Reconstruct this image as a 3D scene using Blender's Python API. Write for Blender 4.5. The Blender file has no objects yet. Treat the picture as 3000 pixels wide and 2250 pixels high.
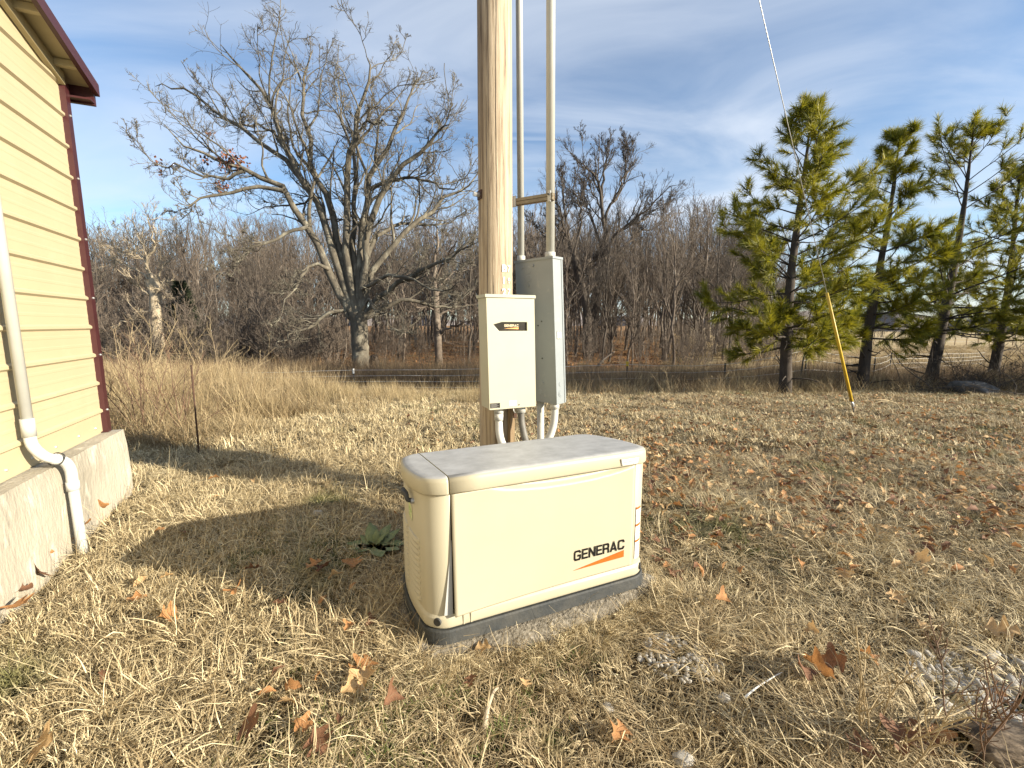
import bpy, bmesh, math, random
import numpy as np
from mathutils import Vector, Matrix
from mathutils.geometry import tessellate_polygon

rnd = random.Random(11)
R_ = np.random.default_rng(7)
SC = bpy.context.scene
COL = SC.collection

# ------------------------------------------------------------------ camera
F, PITCH, CAMH = 1290.0, 0.135, 1.39           # focal length in photo pixels, tilt, eye height
cam = bpy.data.cameras.new('camera')
cam.sensor_width = 36.0
cam.lens = 36.0 * F / 3000.0
cam.clip_start = 0.05
cam.clip_end = 3000
camo = bpy.data.objects.new('camera', cam)
camo.location = (0, 0, CAMH)
camo.rotation_euler = (math.pi / 2 - PITCH, 0, 0)
COL.objects.link(camo)
SC.camera = camo

# ------------------------------------------------------------------ light
SUN_AZ = math.atan2(0.937, -0.35)              # clockwise from +Y
SUN_EL = math.radians(20)
sd = Vector((math.sin(SUN_AZ) * math.cos(SUN_EL), math.cos(SUN_AZ) * math.cos(SUN_EL), math.sin(SUN_EL)))
sun = bpy.data.lights.new('sun', 'SUN')
sun.energy = 5.0
sun.angle = math.radians(0.5)
sun.color = (1.0, 0.90, 0.73)
suno = bpy.data.objects.new('sun', sun)
suno.rotation_euler = (-sd).to_track_quat('-Z', 'Y').to_euler()
suno.location = (20, -8, 12)
COL.objects.link(suno)

world = bpy.data.worlds.new('World')
SC.world = world
world.use_nodes = True
wn, wl = world.node_tree.nodes, world.node_tree.links
wn.clear()
def N(nodes, t, **kw):
    n = nodes.new(t)
    for k, v in kw.items():
        if k.startswith('i_'):
            n.inputs[k[2:].replace('_', ' ')].default_value = v
        else:
            setattr(n, k, v)
    return n
sky = N(wn, 'ShaderNodeTexSky', sky_type='NISHITA', sun_disc=False, sun_elevation=SUN_EL, sun_rotation=SUN_AZ,
        altitude=200, air_density=1.0, dust_density=0.6, ozone_density=2.2)
tc = N(wn, 'ShaderNodeTexCoord')
sep = N(wn, 'ShaderNodeSeparateXYZ')
wl.new(tc.outputs['Generated'], sep.inputs[0])
zc = N(wn, 'ShaderNodeMath', operation='MAXIMUM'); zc.inputs[1].default_value = 0.0
wl.new(sep.outputs['Z'], zc.inputs[0])
za = N(wn, 'ShaderNodeMath', operation='ADD'); za.inputs[1].default_value = 0.16
wl.new(zc.outputs[0], za.inputs[0])
dx = N(wn, 'ShaderNodeMath', operation='DIVIDE'); wl.new(sep.outputs['X'], dx.inputs[0]); wl.new(za.outputs[0], dx.inputs[1])
dy = N(wn, 'ShaderNodeMath', operation='DIVIDE'); wl.new(sep.outputs['Y'], dy.inputs[0]); wl.new(za.outputs[0], dy.inputs[1])
cmb = N(wn, 'ShaderNodeCombineXYZ'); wl.new(dx.outputs[0], cmb.inputs[0]); wl.new(dy.outputs[0], cmb.inputs[1])
def cloud_layer(rot, scl, loc, scale, detail, rough, lo, hi, dist):
    mp = N(wn, 'ShaderNodeMapping')
    mp.inputs['Rotation'].default_value = (0, 0, math.radians(rot))
    mp.inputs['Scale'].default_value = scl
    mp.inputs['Location'].default_value = loc
    wl.new(cmb.outputs[0], mp.inputs[0])
    nz = N(wn, 'ShaderNodeTexNoise')
    nz.inputs['Scale'].default_value = scale; nz.inputs['Detail'].default_value = detail
    nz.inputs['Roughness'].default_value = rough; nz.inputs['Distortion'].default_value = dist
    wl.new(mp.outputs[0], nz.inputs[0])
    r = N(wn, 'ShaderNodeMapRange', interpolation_type='SMOOTHSTEP')
    r.inputs['From Min'].default_value = lo; r.inputs['From Max'].default_value = hi
    wl.new(nz.outputs[0], r.inputs[0])
    return r.outputs[0]
veil = cloud_layer(14, (0.75, 1.5, 1), (3.1, 0.4, 0), 1.15, 8, 0.52, 0.22, 0.80, 0.9)
wisp = cloud_layer(-18, (0.5, 3.4, 1), (1.3, 2.2, 0), 1.6, 7, 0.55, 0.44, 0.84, 0.9)
sunw = N(wn, 'ShaderNodeMapRange', interpolation_type='SMOOTHSTEP')
sunw.inputs['From Min'].default_value = -1.1; sunw.inputs['From Max'].default_value = 0.9
sunw.inputs['To Min'].default_value = 0.62; sunw.inputs['To Max'].default_value = 1.0
wl.new(dx.outputs[0], sunw.inputs[0])
vm = N(wn, 'ShaderNodeMath', operation='MULTIPLY'); wl.new(veil, vm.inputs[0]); wl.new(sunw.outputs[0], vm.inputs[1]); veil = vm.outputs[0]
wm = N(wn, 'ShaderNodeMath', operation='MULTIPLY'); wm.inputs[1].default_value = 0.55
wl.new(wisp, wm.inputs[0])
mx = N(wn, 'ShaderNodeMath', operation='MAXIMUM'); wl.new(veil, mx.inputs[0]); wl.new(wm.outputs[0], mx.inputs[1])
cov = N(wn, 'ShaderNodeMath', operation='MULTIPLY'); cov.inputs[1].default_value = 0.85
wl.new(mx.outputs[0], cov.inputs[0])
tint = N(wn, 'ShaderNodeMix', data_type='RGBA', blend_type='MULTIPLY'); tint.inputs['Factor'].default_value = 1.0
tint.inputs[7].default_value = (0.98, 1.05, 1.10, 1)
wl.new(sky.outputs[0], tint.inputs[6])
cmix = N(wn, 'ShaderNodeMix', data_type='RGBA')
cmix.inputs[7].default_value = (5.0, 5.4, 6.0, 1)
wl.new(cov.outputs[0], cmix.inputs['Factor']); wl.new(tint.outputs[2], cmix.inputs[6])
bg = N(wn, 'ShaderNodeBackground'); bg.inputs['Strength'].default_value = 0.08
wl.new(cmix.outputs[2], bg.inputs['Color'])
wo = N(wn, 'ShaderNodeOutputWorld'); wl.new(bg.outputs[0], wo.inputs[0])

vs = SC.view_settings
vs.view_transform = 'Standard'; vs.look = 'None'; vs.exposure = 1.2; vs.gamma = 1.0; vs.use_curve_mapping = False
SC.cycles.max_bounces = 6
SC.cycles.transparent_max_bounces = 8
SC.cycles.use_denoising = True

# ------------------------------------------------------------------ helpers
def at(px, py, dist):
    """world point seen at photo pixel (px,py) at distance dist along +Y"""
    u = (px - 1500) / F; v = -(py - 1125) / F
    c, s = math.cos(PITCH), math.sin(PITCH)
    d = Vector((u, c + v * s, -s + v * c))
    return Vector((0, 0, CAMH)) + d * (dist / d.y)

def tag(o, label=None, cat=None, group=None, kind=None):
    if label: o['label'] = label
    if cat: o['category'] = cat
    if group: o['group'] = group
    if kind: o['kind'] = kind
    return o

def empty(name, loc=(0, 0, 0), rz=0.0, label=None, cat=None, group=None):
    o = bpy.data.objects.new(name, None)
    o.empty_display_size = 0.1
    o.location = loc; o.rotation_euler = (0, 0, rz)
    COL.objects.link(o)
    return tag(o, label, cat, group)

def link(name, me, m=None, parent=None):
    o = bpy.data.objects.new(name, me)
    if m is not None and len(me.materials) == 0:
        me.materials.append(m)
    COL.objects.link(o)
    if parent is not None: o.parent = parent
    return o

def shade(me, smooth=True):
    me.polygons.foreach_set('use_smooth', [smooth] * len(me.polygons))

def mesh_np(name, V, quads=None, tris=None, smooth=False, tone=None):
    me = bpy.data.meshes.new(name)
    V = np.asarray(V, dtype=np.float32).reshape(-1, 3)
    nq = 0 if quads is None else len(quads)
    nt = 0 if tris is None else len(tris)
    me.vertices.add(len(V)); me.vertices.foreach_set('co', V.ravel())
    me.loops.add(nq * 4 + nt * 3); me.polygons.add(nq + nt)
    li = []; ls = []
    if nq:
        li.append(np.asarray(quads, dtype=np.int32).ravel()); ls.append(np.arange(nq) * 4)
    if nt:
        li.append(np.asarray(tris, dtype=np.int32).ravel()); ls.append(nq * 4 + np.arange(nt) * 3)
    me.loops.foreach_set('vertex_index', np.concatenate(li))
    me.polygons.foreach_set('loop_start', np.concatenate(ls).astype(np.int32))
    me.update(calc_edges=True)
    if smooth: shade(me)
    if tone is not None:
        a = me.attributes.new('tone', 'FLOAT', 'POINT'); a.data.foreach_set('value', np.asarray(tone, np.float32))
    return me

def bm_done(bm, name, m=None, parent=None, smooth=False, bevel=0.0, seg=2):
    if bevel > 0:
        es = [e for e in bm.edges if e.is_manifold and e.calc_face_angle(0) > 0.6]
        bmesh.ops.bevel(bm, geom=es, offset=bevel, segments=seg, affect='EDGES', clamp_overlap=True, profile=0.6)
    bmesh.ops.recalc_face_normals(bm, faces=bm.faces)
    me = bpy.data.meshes.new(name); bm.to_mesh(me); bm.free()
    if smooth: shade(me)
    return link(name, me, m, parent)

def bm_box(bm, lo, hi):
    x0, y0, z0 = lo; x1, y1, z1 = hi
    v = [bm.verts.new(p) for p in ((x0,y0,z0),(x1,y0,z0),(x1,y1,z0),(x0,y1,z0),(x0,y0,z1),(x1,y0,z1),(x1,y1,z1),(x0,y1,z1))]
    for f in ((0,3,2,1),(4,5,6,7),(0,1,5,4),(1,2,6,5),(2,3,7,6),(3,0,4,7)):
        bm.faces.new([v[i] for i in f])

def box(name, lo, hi, m, parent=None, bevel=0.003, seg=1):
    bm = bmesh.new(); bm_box(bm, lo, hi)
    return bm_done(bm, name, m, parent, bevel=bevel, seg=seg)

def tube_group(P, Rr, k, cap=False):
    """P (N,n,3) radii (N,n): returns verts, quads"""
    P = np.asarray(P, float); Rr = np.asarray(Rr, float)
    n_, n = P.shape[:2]
    T = np.gradient(P, axis=1)
    T /= np.linalg.norm(T, axis=2, keepdims=True) + 1e-9
    ref = np.broadcast_to(np.array([0.31, 0.94, 0.12]), T.shape)
    U = np.cross(T, ref)
    nu = np.linalg.norm(U, axis=2, keepdims=True)
    U = np.where(nu < 0.05, np.cross(T, np.array([1.0, 0, 0])), U)
    U /= np.linalg.norm(U, axis=2, keepdims=True) + 1e-9
    W = np.cross(T, U)
    a = np.arange(k) * 2 * math.pi / k
    V = P[:, :, None, :] + Rr[:, :, None, None] * (np.cos(a)[None, None, :, None] * U[:, :, None, :] + np.sin(a)[None, None, :, None] * W[:, :, None, :])
    b = np.arange(n_)[:, None, None] * (n * k); i = np.arange(n - 1)[None, :, None] * k
    j = np.arange(k)[None, None, :]; j2 = (j + 1) % k
    Q = np.stack([b + i + j, b + i + j2, b + i + k + j2, b + i + k + j], -1).reshape(-1, 4)
    return V.reshape(-1, 3), Q

def tube(name, pts, r, m, parent=None, k=16, smooth=True, cap=True):
    pts = np.asarray([tuple(p) for p in pts], float)
    r = np.full(len(pts), r) if np.isscalar(r) else np.asarray(r, float)
    V, Q = tube_group(pts[None], r[None], k)
    bm = bmesh.new()
    vs_ = [bm.verts.new(v) for v in V]
    for q in Q: bm.faces.new([vs_[i] for i in q])
    if cap:
        bm.faces.new(vs_[:k][::-1]); bm.faces.new(vs_[-k:])
    bmesh.ops.recalc_face_normals(bm, faces=bm.faces)
    me = bpy.data.meshes.new(name); bm.to_mesh(me); bm.free()
    if smooth:
        me.polygons.foreach_set('use_smooth', [len(p.vertices) == 4 for p in me.polygons])
    return link(name, me, m, parent)

def smooth_path(pts, n=24):
    """Catmull-Rom resample"""
    p = np.asarray([tuple(q) for q in pts], float)
    p = np.vstack([2 * p[0] - p[1], p, 2 * p[-1] - p[-2]])
    out = []
    segs = len(p) - 3
    for s in np.linspace(0, segs - 1e-6, n):
        i = int(s); t = s - i
        a, b, c, d = p[i:i + 4]
        out.append(0.5 * ((2 * b) + (-a + c) * t + (2 * a - 5 * b + 4 * c - d) * t * t + (-a + 3 * b - 3 * c + d) * t ** 3))
    return np.array(out)

def poly_prism(name, poly, y0, y1, m, parent=None, frame=None, bevel=0):
    """polygon in (x,z) extruded from y0 (front) to y1"""
    bm = bmesh.new()
    a = [bm.verts.new((p[0], y0, p[1])) for p in poly]
    b = [bm.verts.new((p[0], y1, p[1])) for p in poly]
    n = len(poly)
    bm.faces.new(a); bm.faces.new(b[::-1])
    for i in range(n):
        bm.faces.new((a[i], b[i], b[(i + 1) % n], a[(i + 1) % n]))
    if frame is not None: bm.transform(frame)
    return bm_done(bm, name, m, parent, bevel=bevel)

def stroke2d(paths, w):
    """thick 2-D polylines -> list of quads (each 4 points); mitred joins"""
    out = []
    for path in paths:
        p = [Vector(q) for q in path]
        L, Rr = [], []
        for i in range(len(p)):
            d0 = (p[i] - p[i - 1]).normalized() if i > 0 else None
            d1 = (p[i + 1] - p[i]).normalized() if i < len(p) - 1 else None
            if d0 is None: d0 = d1
            if d1 is None: d1 = d0
            n0 = Vector((-d0.y, d0.x)); n1 = Vector((-d1.y, d1.x))
            nn = (n0 + n1).normalized()
            k = (w / 2) / max(0.5, nn.dot(n0))
            L.append(p[i] + nn * k); Rr.append(p[i] - nn * k)
        for i in range(len(p) - 1):
            out.append((L[i], L[i + 1], Rr[i + 1], Rr[i]))
    return out

S = 0.19
GLY = {   # unit-height letters, strokes on a wide square grotesk skeleton
 'G': (1.0, [[(.90,.70),(.90,.78),(.78,.905),(.22,.905),(.095,.78),(.095,.22),(.22,.095),(.78,.095),(.905,.22),(.905,.47),(.52,.47)]]),
 'E': (.84, [[(.82,.905),(.095,.905),(.095,.095),(.84,.095)],[(.095,.5),(.79,.5)]]),
 'N': (.96, [[(.095,0),(.095,1)],[(.10,.95),(.86,.05)],[(.865,0),(.865,1)]]),
 'R': (.94, [[(.095,0),(.095,.905),(.72,.905),(.83,.80),(.83,.58),(.72,.47),(.095,.47)],[(.66,.47),(.80,.40),(.84,.25),(.84,0)]]),
 'A': (1.06, [[(.09,0),(.53,.93),(.97,0)],[(.25,.27),(.81,.27)]]),
 'C': (.94, [[(.90,.68),(.90,.78),(.78,.905),(.22,.905),(.095,.78),(.095,.22),(.22,.095),(.78,.095),(.90,.22),(.90,.32)]]),
}
def word_mesh(name, word, h, width, m, parent, frame, italic=0.0, gap=0.17):
    xs = 0; quads = []
    for ch in word:
        w, paths = GLY[ch]
        for q in stroke2d(paths, S):
            quads.append([(p.x + xs + italic * p.y, p.y) for p in q])
        xs += w + gap
    sx = width / (xs - gap)
    bm = bmesh.new()
    for i, q in enumerate(quads):
        vv = [bm.verts.new((p[0] * sx, -0.0006 - 0.00004 * (i % 5), p[1] * h)) for p in q]
        bm.faces.new(vv)
    bm.transform(frame)
    return bm_done(bm, name, m, parent)

# ------------------------------------------------------------------ materials
def mat(name, c1, c2=None, scale=6.0, rough=0.75, bump=0.0, bscale=None, metal=0.0, stretch=(1, 1, 1), lo=0.35, hi=0.65,
        detail=6, spec=0.5, coord='Object', c3=None, s3=30, lo3=0.55, hi3=0.7, tone=None, transl=0.0, coat=0.0):
    m = bpy.data.materials.new(name); m.use_nodes = True
    nt = m.node_tree; nd, lk = nt.nodes, nt.links
    b = nd['Principled BSDF']
    b.inputs['Roughness'].default_value = rough; b.inputs['Metallic'].default_value = metal
    b.inputs['Specular IOR Level'].default_value = spec
    if coat: b.inputs['Coat Weight'].default_value = coat
    b.inputs['Base Color'].default_value = (*c1, 1)
    tcn = nd.new('ShaderNodeTexCoord')
    if coord == 'World':
        g = nd.new('ShaderNodeNewGeometry'); src = g.outputs['Position']
    else:
        src = tcn.outputs[coord]
    mp = nd.new('ShaderNodeMapping'); mp.inputs['Scale'].default_value = stretch
    lk.new(src, mp.inputs[0])
    col = None
    if c2 is not None:
        nz = nd.new('ShaderNodeTexNoise'); nz.inputs['Scale'].default_value = scale; nz.inputs['Detail'].default_value = detail
        nz.inputs['Roughness'].default_value = 0.6
        lk.new(mp.outputs[0], nz.inputs[0])
        mr = nd.new('ShaderNodeMapRange'); mr.inputs['From Min'].default_value = lo; mr.inputs['From Max'].default_value = hi
        lk.new(nz.outputs[0], mr.inputs[0])
        mi = nd.new('ShaderNodeMix'); mi.data_type = 'RGBA'
        mi.inputs[6].default_value = (*c1, 1); mi.inputs[7].default_value = (*c2, 1)
        lk.new(mr.outputs[0], mi.inputs['Factor']); col = mi.outputs[2]
    if c3 is not None:
        nz = nd.new('ShaderNodeTexNoise'); nz.inputs['Scale'].default_value = s3; nz.inputs['Detail'].default_value = 8
        nz.inputs['Roughness'].default_value = 0.65
        lk.new(mp.outputs[0], nz.inputs[0])
        mr = nd.new('ShaderNodeMapRange'); mr.inputs['From Min'].default_value = lo3; mr.inputs['From Max'].default_value = hi3
        lk.new(nz.outputs[0], mr.inputs[0])
        mi = nd.new('ShaderNodeMix'); mi.data_type = 'RGBA'
        if col is not None: lk.new(col, mi.inputs[6])
        else: mi.inputs[6].default_value = (*c1, 1)
        mi.inputs[7].default_value = (*c3, 1)
        lk.new(mr.outputs[0], mi.inputs['Factor']); col = mi.outputs[2]
    if tone is not None:      # per-blade / per-leaf brightness kept in an attribute
        at_ = nd.new('ShaderNodeAttribute'); at_.attribute_name = 'tone'
        mi = nd.new('ShaderNodeMix'); mi.data_type = 'RGBA'
        lk.new(at_.outputs['Fac'], mi.inputs['Factor'])
        if col is not None: lk.new(col, mi.inputs[6])
        else: mi.inputs[6].default_value = (*c1, 1)
        mi.inputs[7].default_value = (*tone, 1); col = mi.outputs[2]
    if col is not None: lk.new(col, b.inputs['Base Color'])
    if bump:
        nz = nd.new('ShaderNodeTexNoise'); nz.inputs['Scale'].default_value = bscale or scale * 4; nz.inputs['Detail'].default_value = 8
        lk.new(mp.outputs[0], nz.inputs[0])
        bp = nd.new('ShaderNodeBump'); bp.inputs['Strength'].default_value = bump; bp.inputs['Distance'].default_value = 0.02
        lk.new(nz.outputs[0], bp.inputs['Height']); lk.new(bp.outputs[0], b.inputs['Normal'])
    if transl:
        tr = nd.new('ShaderNodeBsdfTranslucent'); ms = nd.new('ShaderNodeMixShader'); ms.inputs[0].default_value = transl
        if col is not None: lk.new(col, tr.inputs['Color'])
        else: tr.inputs['Color'].default_value = (*c1, 1)
        lk.new(b.outputs[0], ms.inputs[1]); lk.new(tr.outputs[0], ms.inputs[2])
        lk.new(ms.outputs[0], nd['Material Output'].inputs['Surface'])
    return m

M = {}
M['cream'] = mat('cream_enclosure', (.425,.388,.285), (.405,.37,.27), 3, .42, .03, 260, c3=(.42,.37,.24), s3=60, lo3=.70, hi3=.76)
M['lid'] = None
M['black'] = mat('black_plastic', (.025,.026,.027), (.05,.05,.048), 12, .6, .1, 80)
M['base'] = mat('dark_grey_base', (.022,.026,.028), (.05,.05,.045), 9, .7, .15, 60)
M['logo_black'] = mat('logo_black', (.004,.004,.004), None, rough=.6, spec=.2)
M['orange'] = mat('logo_orange', (.50,.105,.006), (.44,.09,.005), 40, .5)
M['white_print'] = mat('white_print', (.78,.77,.72), (.7,.68,.62), 30, .5)
M['grey_print'] = mat('grey_print', (.25,.24,.22), (.35,.33,.3), 50, .5)
M['galv'] = mat('galvanised', (.38,.38,.37), (.5,.5,.48), 14, .42, .05, 90, metal=.6)
M['steelgrey'] = mat('light_grey_strip', (.42,.43,.42), (.38,.39,.38), 8, .45)
M['ts'] = mat('beige_cabinet', (.45,.435,.33), (.43,.415,.31), 4, .45, .02, 300)
M['smoke'] = mat('smoked_window', (.02,.018,.015), (.05,.045,.038), 8, .15)
M['panel'] = mat('grey_enamel', (.245,.27,.28), (.215,.24,.25), 3, .45, .03, 200, c3=(.3,.31,.31), s3=14, lo3=.6, hi3=.72)
M['concrete'] = mat('concrete_wall', (.44,.395,.31), (.30,.27,.21), 2.2, .92, .5, 50, c3=(.60,.555,.46), s3=9, lo3=.54, hi3=.70, stretch=(1, 1, .34))
M['pad'] = mat('concrete_pad', (.19,.165,.125), (.11,.095,.07), 14, .95, .9, 70, c3=(.27,.24,.19), s3=50, lo3=.52, hi3=.62)
M['siding'] = mat('yellow_siding', (.47,.40,.255), (.45,.38,.24), 2.0, .42, .015, 90, c3=(.49,.42,.27), s3=3)
M['maroon'] = mat('maroon_trim', (.055,.014,.016), (.045,.012,.013), 6, .4)
M['soffit'] = mat('roof_underside', (.42,.36,.22), (.34,.29,.17), 3, .6)
M['pvc'] = mat('grey_pvc', (.47,.47,.43), (.42,.42,.385), 5, .45, .02, 60)
M['pvc_white'] = mat('white_pvc', (.58,.58,.55), (.52,.52,.49), 5, .45)
M['flex'] = mat('flexible_conduit', (.16,.15,.13), (.09,.085,.075), 14, .6)
M['lumber'] = mat('weathered_lumber', (.30,.215,.125), (.19,.13,.075), 10, .85, .4, 30, stretch=(4, 4, .3))
M['rust'] = mat('rusty_steel', (.085,.038,.02), (.05,.03,.02), 20, .85, .3, 80)
M['post'] = mat('steel_post', (.035,.04,.035), (.06,.05,.04), 15, .7)
M['wire'] = mat('fence_wire', (.5,.48,.44), None, rough=.5, metal=.3)
M['yellow'] = mat('yellow_guard', (.62,.42,.03), (.5,.33,.03), 8, .45)
M['bark'] = mat('oak_bark', (.145,.124,.09), (.06,.052,.04), 7, .95, .8, 12, stretch=(1, 1, .45), c3=(.29,.265,.20), s3=3.5, lo3=.52, hi3=.68)
M['bark_dark'] = mat('dark_bark', (.10,.08,.062), (.055,.045,.036), 6, .95, .5, 14, stretch=(1, 1, .5), c3=(.17,.14,.11), s3=3, lo3=.55, hi3=.7)
M['bark_pale'] = mat('pale_dead_wood', (.50,.42,.30), (.24,.19,.125), 5, .95, .8, 10, stretch=(1, 1, .5))
M['bark_mid'] = mat('woodland_bark', (.16,.125,.095), (.085,.066,.05), 2.5, .95, .3, 14, c3=(.26,.22,.175), s3=1.2, lo3=.52, hi3=.66)
M['bark_pine'] = mat('pine_bark', (.075,.058,.045), (.035,.028,.023), 9, .95, 1.0, 10, stretch=(1, 1, .4))
M['twig_red'] = mat('reddish_twigs', (.17,.10,.06), (.11,.07,.045), 4, .85)
M['twig_tan'] = mat('tan_stalks', (.42,.33,.19), (.28,.21,.12), 4, .85)
M['needle'] = mat('pine_needles', (.045,.072,.012), (.10,.12,.013), .9, .5, tone=(.38,.335,.02), transl=.35, coord='World')
M['cedar'] = mat('cedar_green', (.022,.035,.014), (.04,.05,.018), 2, .8)
M['leaf'] = mat('dry_leaf', (.47,.24,.09), (.32,.15,.055), 18, .7, .3, 60, transl=.22)
M['leaf_pale'] = mat('pale_dry_leaf', (.55,.38,.19), (.43,.27,.12), 18, .7, .3, 60, transl=.2)
M['leaf_dark'] = mat('brown_dry_leaf', (.20,.095,.045), (.13,.06,.03), 18, .75, .3, 60, transl=.15)
M['mullein'] = mat('mullein_leaf', (.17,.20,.10), (.12,.155,.065), 14, .9, .4, 90, c3=(.24,.25,.15), s3=8)
M['stone'] = mat('pale_stone', (.52,.49,.43), (.30,.28,.25), 9, .9, .4, 30)
M['rock'] = mat('grey_rock', (.12,.12,.12), (.06,.058,.055), 4, .95, .9, 9, c3=(.22,.22,.21), s3=3)

def wood_pole_mat():
    m = bpy.data.materials.new('pole_wood'); m.use_nodes = True
    nt = m.node_tree; nd, lk = nt.nodes, nt.links; b = nd['Principled BSDF']
    b.inputs['Roughness'].default_value = .88
    t = nd.new('ShaderNodeTexCoord')
    mp = nd.new('ShaderNodeMapping'); mp.inputs['Scale'].default_value = (26, 26, 1.1)
    lk.new(t.outputs['Object'], mp.inputs[0])
    n1 = nd.new('ShaderNodeTexNoise'); n1.inputs['Scale'].default_value = 1.6; n1.inputs['Detail'].default_value = 9; n1.inputs['Roughness'].default_value = .68
    lk.new(mp.outputs[0], n1.inputs[0])
    r1 = nd.new('ShaderNodeValToRGB')
    e = r1.color_ramp.elements
    e[0].position = .30; e[0].color = (.085, .058, .036, 1); e[1].position = .66; e[1].color = (.52, .43, .315, 1)
    x = r1.color_ramp.elements.new(.42); x.color = (.29, .225, .155, 1)
    x = r1.color_ramp.elements.new(.52); x.color = (.42, .34, .24, 1)
    lk.new(n1.outputs[0], r1.inputs[0])
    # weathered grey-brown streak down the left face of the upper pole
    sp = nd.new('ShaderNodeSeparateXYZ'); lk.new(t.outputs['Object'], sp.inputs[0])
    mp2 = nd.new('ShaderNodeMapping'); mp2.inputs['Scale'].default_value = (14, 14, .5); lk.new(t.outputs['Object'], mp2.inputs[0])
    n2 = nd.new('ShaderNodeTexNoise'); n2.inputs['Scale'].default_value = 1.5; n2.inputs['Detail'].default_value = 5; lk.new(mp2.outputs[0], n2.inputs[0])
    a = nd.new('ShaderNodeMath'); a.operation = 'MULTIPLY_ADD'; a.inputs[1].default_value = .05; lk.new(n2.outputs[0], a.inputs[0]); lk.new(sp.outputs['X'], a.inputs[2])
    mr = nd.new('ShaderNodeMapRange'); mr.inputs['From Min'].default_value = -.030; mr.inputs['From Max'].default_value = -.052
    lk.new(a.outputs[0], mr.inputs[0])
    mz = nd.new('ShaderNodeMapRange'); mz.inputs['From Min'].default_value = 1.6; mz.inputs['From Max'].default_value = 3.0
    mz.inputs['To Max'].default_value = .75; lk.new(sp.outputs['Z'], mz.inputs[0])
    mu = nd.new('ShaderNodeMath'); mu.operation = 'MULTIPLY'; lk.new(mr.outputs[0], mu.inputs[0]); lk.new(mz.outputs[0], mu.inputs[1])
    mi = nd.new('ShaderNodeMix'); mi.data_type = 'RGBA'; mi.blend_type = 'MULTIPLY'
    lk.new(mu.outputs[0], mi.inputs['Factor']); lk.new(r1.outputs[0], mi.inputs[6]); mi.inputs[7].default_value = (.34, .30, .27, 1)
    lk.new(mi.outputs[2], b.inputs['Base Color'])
    bp = nd.new('ShaderNodeBump'); bp.inputs['Strength'].default_value = .9; bp.inputs['Distance'].default_value = .012
    lk.new(n1.outputs[0], bp.inputs['Height']); lk.new(bp.outputs[0], b.inputs['Normal'])
    return m
M['pole'] = wood_pole_mat()

def lid_mat():
    """cream plastic with a film of grey lichen and dust lying on the flat of the roof"""
    m = mat('weathered_lid', (.425,.388,.285), (.405,.37,.27), 3, .45, .03, 200)
    nt = m.node_tree; nd, lk = nt.nodes, nt.links; b = nd['Principled BSDF']
    prev = b.inputs['Base Color'].links[0].from_socket
    g = nd.new('ShaderNodeNewGeometry'); sp = nd.new('ShaderNodeSeparateXYZ'); lk.new(g.outputs['True Normal'], sp.inputs[0])
    mr = nd.new('ShaderNodeMapRange'); mr.inputs['From Min'].default_value = .80; mr.inputs['From Max'].default_value = .97; lk.new(sp.outputs['Z'], mr.inputs[0])
    t = nd.new('ShaderNodeTexCoord'); n = nd.new('ShaderNodeTexNoise'); n.inputs['Scale'].default_value = 10; n.inputs['Detail'].default_value = 10; n.inputs['Roughness'].default_value = .7
    lk.new(t.outputs['Object'], n.inputs[0])
    r = nd.new('ShaderNodeMapRange'); r.inputs['From Min'].default_value = .36; r.inputs['From Max'].default_value = .64; lk.new(n.outputs[0], r.inputs[0])
    c = nd.new('ShaderNodeMix'); c.data_type = 'RGBA'; c.inputs[6].default_value = (.33, .33, .32, 1); c.inputs[7].default_value = (.46, .46, .45, 1)
    lk.new(r.outputs[0], c.inputs['Factor'])
    mi = nd.new('ShaderNodeMix'); mi.data_type = 'RGBA'; lk.new(mr.outputs[0], mi.inputs['Factor']); lk.new(prev, mi.inputs[6]); lk.new(c.outputs[2], mi.inputs[7])
    lk.new(mi.outputs[2], b.inputs['Base Color'])
    return m
M['lid'] = lid_mat()

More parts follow.
